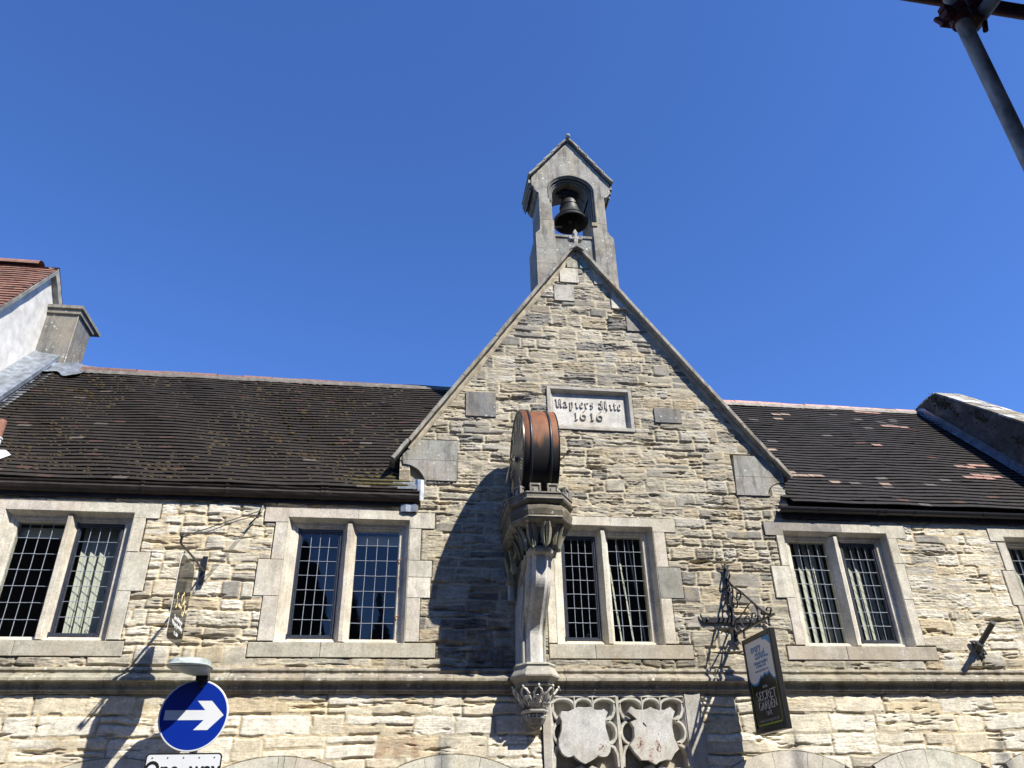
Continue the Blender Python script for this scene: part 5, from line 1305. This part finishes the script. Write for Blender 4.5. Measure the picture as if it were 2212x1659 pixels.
# the printed faces (both sides read the same; the left one is the one in view)
def face(sgn):
    xs0 = X0 + .0105 if sgn < 0 else X1 - .0105; e = .0012 * sgn
    iy0, iy1, iz1 = YA - .046, YB + .046, ZB - .056   # y from wall side to street side
    def poly(pts, lay, col, nm, mat=M['attr']):
        b = MB(); x = xs0 + e * lay; b.add([(x, y, z) for y, z in pts], [tuple(range(len(pts)))], col); return b.build(nm, mat, cs)
    cb_ = [(iy0, 2.915), (-.265, 2.88), (-.32, 2.852), (-.39, 2.845), (-.455, 2.858), (-.50, 2.89), (-.535, 2.914), (-.58, 2.905), (-.62, 2.92), (-.645, 2.937), (-.67, 2.92), (-.70, 2.917), (-.73, 2.925), (-.757, 2.938), (-.79, 2.90), (-.84, 2.86), (iy1, 2.845)]
    poly([(iy1, iz1), (iy0, iz1)] + [(y, z - .022) for y, z in cb_], 1, (.02, .22, .48), 'cloud_edge')
    poly([(iy1, 3.19), (-.86, 3.20), (-.82, 3.235), (-.77, 3.255), (-.715, 3.255), (-.70, iz1), (iy0, iz1)] + cb_, 2, (.60, .60, .61), 'cloud_panel')
    dirv = (0, -1, 0) if sgn < 0 else (0, 1, 0)
    c = (iy0 + iy1) / 2
    def T(nm, s, size, yc, z, mat, sx=1.0, bold=0.0, sp=1.0): 
        yy = yc if sgn < 0 else 2 * c - yc
        text_mesh(nm, s, size, mat, cs, frame_m((xs0 + e * 3, yy, z), dirv, (0, 0, 1)), .0003, bold, sx, sp)
    T('cloud_lettering', 'every', .125, -.515, 3.165, M['cloudblue'], .95, .002); T('cloud_lettering', 'cloud...', .13, -.635, 3.085, M['cloudblue'], .92, .003)
    T('cloud_lettering', 'Handmade Jewellery', .052, -.59, 3.032, M['cloudblue'], .82, .0006); T('cloud_lettering', '& Unique Gifts', .052, -.585, 2.995, M['cloudblue'], .82, .0006); T('cloud_lettering', 'www.everycloud.co.uk', .04, -.59, 2.952, M['cloudblue'], .92)
    # green keyline with cut corners
    b = MB(); x = xs0 + e * 2; kl = [(-.265, 2.85), (-.265, 2.455), (-.295, 2.425), (-.86, 2.425), (-.885, 2.455), (-.885, 2.83)]
    for (p, q), w_ in zip(zip(kl[:-1], kl[1:]), (.007, .008, .012, .008, .007)):
        d = Vector((0, q[0] - p[0], q[1] - p[1])).normalized(); n_ = Vector((0, -d.z, d.y)) * w_ / 1.4; a, c_ = Vector((x, *p)), Vector((x, *q)); b.add([a - n_, a + n_, c_ + n_, c_ - n_], [(0, 1, 2, 3)], (.20, .27, .02))
    b.build('green_keyline', M['attr'], cs)
    b = MB(); fx = c if sgn > 0 else -.60    # flower emblem
    for a_, l_, w_, g in ((-62, .085, .010, .35), (-36, .082, .010, .35), (-12, .078, .012, .22), (12, .078, .012, .22), (36, .082, .010, .35), (62, .085, .010, .35)):
        A_ = R(a_); d = (math.sin(A_), math.cos(A_)); n_ = (d[1], -d[0]); P = lambda r_, q: (xs0 + e * 3, fx - (d[0] * r_ + n_[0] * q), 2.775 + (d[1] * r_ + n_[1] * q) * .55)
        b.add([P(.018, 0), P(.045, w_), P(l_, 0), P(.045, -w_)], [(0, 1, 2, 3)], (g, g, g + .01))
    b.build('flower_emblem', M['attr'], cs)
    # serif capitals drawn with a broad nib
    G = {'S': ([[(.62, .86), (.45, 1.0), (.2, .95), (.1, .75), (.25, .58), (.5, .44), (.6, .25), (.45, .03), (.2, 0), (.05, .15)]], .72),
         'E': ([[(.15, 1), (.15, 0)], [(.05, 1), (.6, 1), (.6, .85)], [(.15, .52), (.48, .52)], [(.05, 0), (.62, 0), (.64, .18)]], .70),
         'C': ([[(.7, .8), (.55, 1), (.28, .98), (.1, .72), (.1, .3), (.28, .02), (.55, 0), (.72, .2)]], .80),
         'R': ([[(.15, 1), (.15, 0)], [(.05, 1), (.45, 1), (.6, .82), (.5, .58), (.15, .5)], [(.35, .5), (.62, .1), (.95, -.12), (1.15, .1)]], .78),
         'T': ([[(.35, 1), (.35, 0)], [(0, .85), (.02, 1), (.7, 1), (.72, .85)], [(.22, 0), (.48, 0)]], .72),
         'G': ([[(.7, .8), (.55, 1), (.28, .98), (.1, .72), (.1, .3), (.28, .02), (.6, 0), (.68, .1), (.68, .42)], [(.5, .42), (.82, .42)]], .84),
         'A': ([[(.02, 0), (.36, 1), (.72, 0)], [(.18, .38), (.56, .38)], [(-.05, 0), (.12, 0)], [(.6, 0), (.84, 0)]], .82),
         'D': ([[(.15, 1), (.15, 0)], [(.05, 1), (.4, 1), (.68, .75), (.68, .25), (.4, 0), (.05, 0)]], .80),
         'N': ([[(.12, 0), (.12, 1), (.72, 0), (.72, 1)], [(0, 0), (.24, 0)], [(.6, 1), (.86, 1)]], .90), 'F': ([[(.15, 1), (.15, 0)], [(.05, 1), (.6, 1), (.6, .82)], [(.15, .52), (.45, .52)]], .62)}
    def caps(txt, yc, z, hgt, wid):
        tot = sum(G[ch][1] for ch in txt); sx = wid / tot; yy = yc if sgn < 0 else 2 * c - yc; cur = -wid / 2; b = MB()
        for ch in txt:
            for stt in G[ch][0]:
                for p, q in zip(stt[:-1], stt[1:]):
                    hw = .055 * sx * (1.35 if abs(q[1] - p[1]) > abs(q[0] - p[0]) else .6); dv = -1 if sgn < 0 else 1
                    a = (yy + dv * (cur + p[0] * sx), z + p[1] * hgt); c_ = (yy + dv * (cur + q[0] * sx), z + q[1] * hgt); x = xs0 + e * 3
                    b.add([(x, a[0] - hw, a[1] - .003), (x, a[0] + hw, a[1] + .003), (x, c_[0] + hw, c_[1] + .003), (x, c_[0] - hw, c_[1] - .003)], [(0, 1, 2, 3)], (.5, .5, .52))
            cur += G[ch][1] * sx
        b.build('lettering', M['attr'], cs)
    caps('SECRET', -.59, 2.668, .085, .50); caps('GARDEN', -.60, 2.572, .078, .46); caps('CAFE', -.60, 2.512, .036, .14)
    T('lettering', 'www.thesecretgarden.cafe', .048, -.59, 2.450, M['signback'], .90)
M['cloudblue'] = m_simple('cloud_blue', (.03, .16, .42), .5, 0, .05, 5)
face(-1); face(1)

# ------------------------------------------------------------------ traffic sign
ts = thing('road_sign', 'round blue one way traffic sign with white arrow, lamp above and white plate below', 'road sign', (-1.965, -.38, 0))
SX, SY, SZ, SR = -1.966, -.45, 2.546, .329
b = MB(); b.lathe((SX, SY, SZ), [(SR - .004, .012), (SR, .006), (SR, -.004), (SR - .004, -.006)], 64, 'y'); b.lathe((SX, SY, SZ), [(.001, .012), (SR - .004, .012)], 64, 'y'); b.lathe((SX, SY, SZ), [(SR - .004, -.006), (SR - .017, -.0062)], 64, 'y'); b.build('sign_rim', M['signwhite'], ts)
b = MB(); b.add([(SX + (SR - .0155) * math.cos(t), SY - .0068, SZ + (SR - .0155) * math.sin(t)) for t in (2 * math.pi * k / 72 for k in range(72))], [tuple(range(72))]); b.build('sign_disc', M['signblue'], ts)
b = MB(); ar = [(-2.239, 2.590), (-1.861, 2.590), (-1.946, 2.676), (-1.811, 2.676), (-1.68, 2.545), (-1.813, 2.410), (-1.946, 2.410), (-1.861, 2.500), (-2.239, 2.500)]
b.add([(x, SY - .0078, z) for x, z in ar], [tuple(range(9))]); b.build('arrow', M['signwhite'], ts)
b = MB()
def rr(x0, x1, z0, z1, r, n=6):
    P = []
    for cx, cz_, a0 in ((x1 - r, z1 - r, 0), (x0 + r, z1 - r, 90), (x0 + r, z0 + r, 180), (x1 - r, z0 + r, 270)):
        P += [(cx + r * math.cos(R(a0 + 90 * k / n)), cz_ + r * math.sin(R(a0 + 90 * k / n))) for k in range(n + 1)]
    return P
b.prism(rr(-2.333, -1.633, 1.90, 2.207, .035), .005, (.5,) * 3, 'xz', -.465); b.build('plate_border', M['blackpaint'], ts)
b = MB(); b.add([(x, -.4665, z) for x, z in rr(-2.320, -1.646, 1.913, 2.194, .026)], [tuple(range(28))]); b.build('plate', M['signwhite'], ts)
text_mesh('plate_lettering', 'One  way', .205, M['blackpaint'], ts, frame_m((-1.985, -.468, 1.995), (1, 0, 0), (0, 0, 1)), .0004, .005, .86)
b = MB()
for x in (-2.27, -2.13, -1.985, -1.84, -1.70): b.cut(); b.sphere((x, -.469, 2.172), .008, 7, 4)
b.build('rivet', M['signback'], ts)
b = MB(); b.tube([(-1.93, -.36, 0), (-1.93, -.36, 2.93)], .038, 16)
for z in (2.05, 2.42, 2.68): b.box(-1.98, -1.88, -.445, -.32, z, z + .03)
b.build('post', M['signback'], ts, True)
lx, ly = -2.03, -.66
b = MB()
def ell(z, rx, ry, cy=ly, k=28, p=2.6):
    o = []
    for i in range(k):
        t = 2 * math.pi * i / k; c, s_ = math.cos(t), math.sin(t); o.append((lx + rx * math.copysign(abs(c) ** (2 / p), c), cy + ry * math.copysign(abs(s_) ** (2 / p), s_), z))
    return o
b.loft([ell(2.953, .205, .245), ell(2.961, .211, .25), ell(2.970, .205, .245), ell(2.977, .195, .23), ell(3.012, .19, .22), ell(3.02, .18, .21)]); b.build('lamp_hood', M['lampbody'], ts, True)
b = MB(); b.loft([ell(2.956, .195, .17), ell(2.945, .19, .165), [((x + .05) * .0 + (-1.94 + (x - lx) * .36), (-.47 + (y - ly) * .45), 2.905) for x, y, z in ell(0, .195, .17)]]); b.build('lamp_housing', M['lampbody'], ts, False)
b = MB(); b.box(-1.99, -1.875, -.52, -.40, 2.862, 2.91); b.box(-1.955, -1.91, -.50, -.40, 2.80, 2.863); b.build('lamp_neck', M['iron'], ts)
b = MB(); b.box(-2.085, -2.06, -.888, -.879, 2.983, 3.005); b.cut(); b.box(-2.057, -2.03, -.888, -.879, 2.983, 3.005); b.build('sensor', M['white'], ts)

# ------------------------------------------------------------------ flagpole socket on the right
fp = thing('flagpole_socket', 'short black flagpole socket slanting up from the rubble wall between two mullioned windows', 'bracket', (7.08, -.02, 3.30))
b = MB(); b.prism([(6.985, 3.40), (7.10, 3.40), (7.17, 3.24), (7.06, 3.22)][::-1], .014, (.5,) * 3, 'xz', -.045)
b.tube([(7.06, -.03, 3.30), (7.07, -.12, 3.37)], .045, 12); b.tube([(7.062, -.08, 3.335), (7.085, -.40, 3.545)], .033, 14)
for x, z in ((7.02, 3.37), (7.12, 3.25)): b.sphere((x, -.05, z), .014, 6, 4)
b.build('socket', M['iron'], fp, True)
b = MB(); b.tube([(7.067, -.105, 3.355), (7.07, -.13, 3.372)], .047, 14); b.build('collar', M['signback'], fp)

# ------------------------------------------------------------------ scaffold on the near side of the street
sc = thing('scaffold', 'grey scaffold tube standard with red oxide ledger and rusty couplers close to the camera', 'scaffold', (1.73, -7.62, 0))
PX, PY = 1.770, -7.577
b = MB(); b.tube([(PX + (3.885 - z) * .125, PY + (3.885 - z) * .10, z) for z in np.linspace(0, 4.75, 10)], .0242, 20); b.build('standard', M['galv'], sc, True)
LG0, LG1 = Vector((1.676, -7.561, 4.050)), Vector((2.031, -7.581, 3.994))
b = MB(); b.tube([(LG0 + (LG1 - LG0) * t) for t in (-1.5, 0, .5, 1, 5)], .0242, 18); b.build('ledger', M['redtube'], sc, True)
b = MB(); b.tube([(PX + .075, PY - .9, 3.95), (PX + .075, PY + .035, 3.935)], .0242, 18); b.build('transom', M['galv'], sc, True)
b = MB()
z0 = 3.945
for dz_, r_ in ((-.03, .031), (.015, .033)):
    b.lathe((PX, PY, z0 + dz_), [(.0245, -.022), (r_ + .002, -.022), (r_ + .004, 0), (r_ + .002, .022), (.0245, .022)], 18)
b.obox((PX - .065, PY - .02, z0 - .035), (.04, 0, .012), (0, .04, 0), (0, 0, .025)); b.obox((PX - .06, PY - .015, z0 + .005), (.04, 0, -.01), (0, .03, 0), (0, 0, .02)); b.tube([(PX - .085, PY + .01, z0 - .03), (PX - .085, PY - .01, z0 - .085)], .009, 8); b.tube([(PX - .045, PY - .01, z0 - .055), (PX - .075, PY - .02, z0 - .075)], .008, 8)
b.obox((PX + .02, PY - .025, z0 - .035), (.05, 0, 0), (0, .05, 0), (0, 0, .04)); b.tube([(PX + .09, PY, z0 - .02), (PX + .075, PY, z0 - .075)], .009, 8)
b.lathe((PX + .075, PY, z0 + .05), [(.0245, -.02), (.035, -.02), (.035, .02), (.0245, .02)], 18, 'y')
b.box(PX - .03, PX + .035, PY + .02, PY + .055, z0 + .0, z0 + .045)
b.build('coupler', M['coupler'], sc, False)
for k in range(7):      # boarded lift overhead, out of the picture; it keeps the tubes in shade
    b = MB(); b.box(-.6 + 0 * k, 7.5, -9.35 + .235 * k, -9.35 + .235 * k + .225, 4.78, 4.818); b.build('board', M['timber'], sc)
for x in (6.6, 10.55, 13.1):
    b = MB(); b.tube([(x, -7.622, z) for z in np.linspace(0, 12.6, 12)], .030, 12); b.build('standard', M['galv'], sc, True)

# ------------------------------------------------------------------ street and the houses opposite (seen only in the window glass)
def sheet(name, x0, x1, y0, y1, z, mat):
    b = MB(); b.add([(x0, y0, z), (x1, y0, z), (x1, y1, z), (x0, y1, z)], [(0, 1, 2, 3)]); o = b.build(name, mat); o['kind'] = 'structure'; return o
sheet('ground', -300, 300, -300, 300, -.004, M['asphalt'])
b = MB(); b.box(-40, 40, -1.6, .0, -.0, .12); o = b.build('pavement', M['paving']); o['kind'] = 'structure'
b = MB(); b.box(-40, 40, -11.6, -7.2, -.0, .12); o = b.build('far_pavement', M['paving']); o['kind'] = 'structure'
op = thing('opposite_houses', 'dark brick houses with pointed gables across the street reflected in the windows', 'building', (0, -14, 0))
b = MB(); b.box(-24, -5.2, -19, -11.6, 0, 12.2); b.box(-5.2, 3.2, -19, -11.6, 0, 5.1); b.box(3.2, 27, -19, -11.6, 0, 12.4); b.build('wall', M['brick'], op)  # unseen end blocks made taller and nearer to cut sky light on the wall
b = MB()
for x, w_, h in ((-2.3, 1.15, 3.4), (-.9, .32, 1.2), (.2, .7, 1.6), (2.1, 1.1, 2.4)):
    b.cut(); b.prism([(x - w_, 5.1), (x + w_, 5.1), (x + w_ * .55, 5.1 + h * .55), (x, 5.1 + h), (x - w_ * .55, 5.1 + h * .6)][::-1], 6, (.1,) * 3, 'xz', -18.0)
b.cut(); b.box(-1.0, -.85, -12.4, -12.2, 5.1, 7.0)
b.build('roof', M['timber'], op)
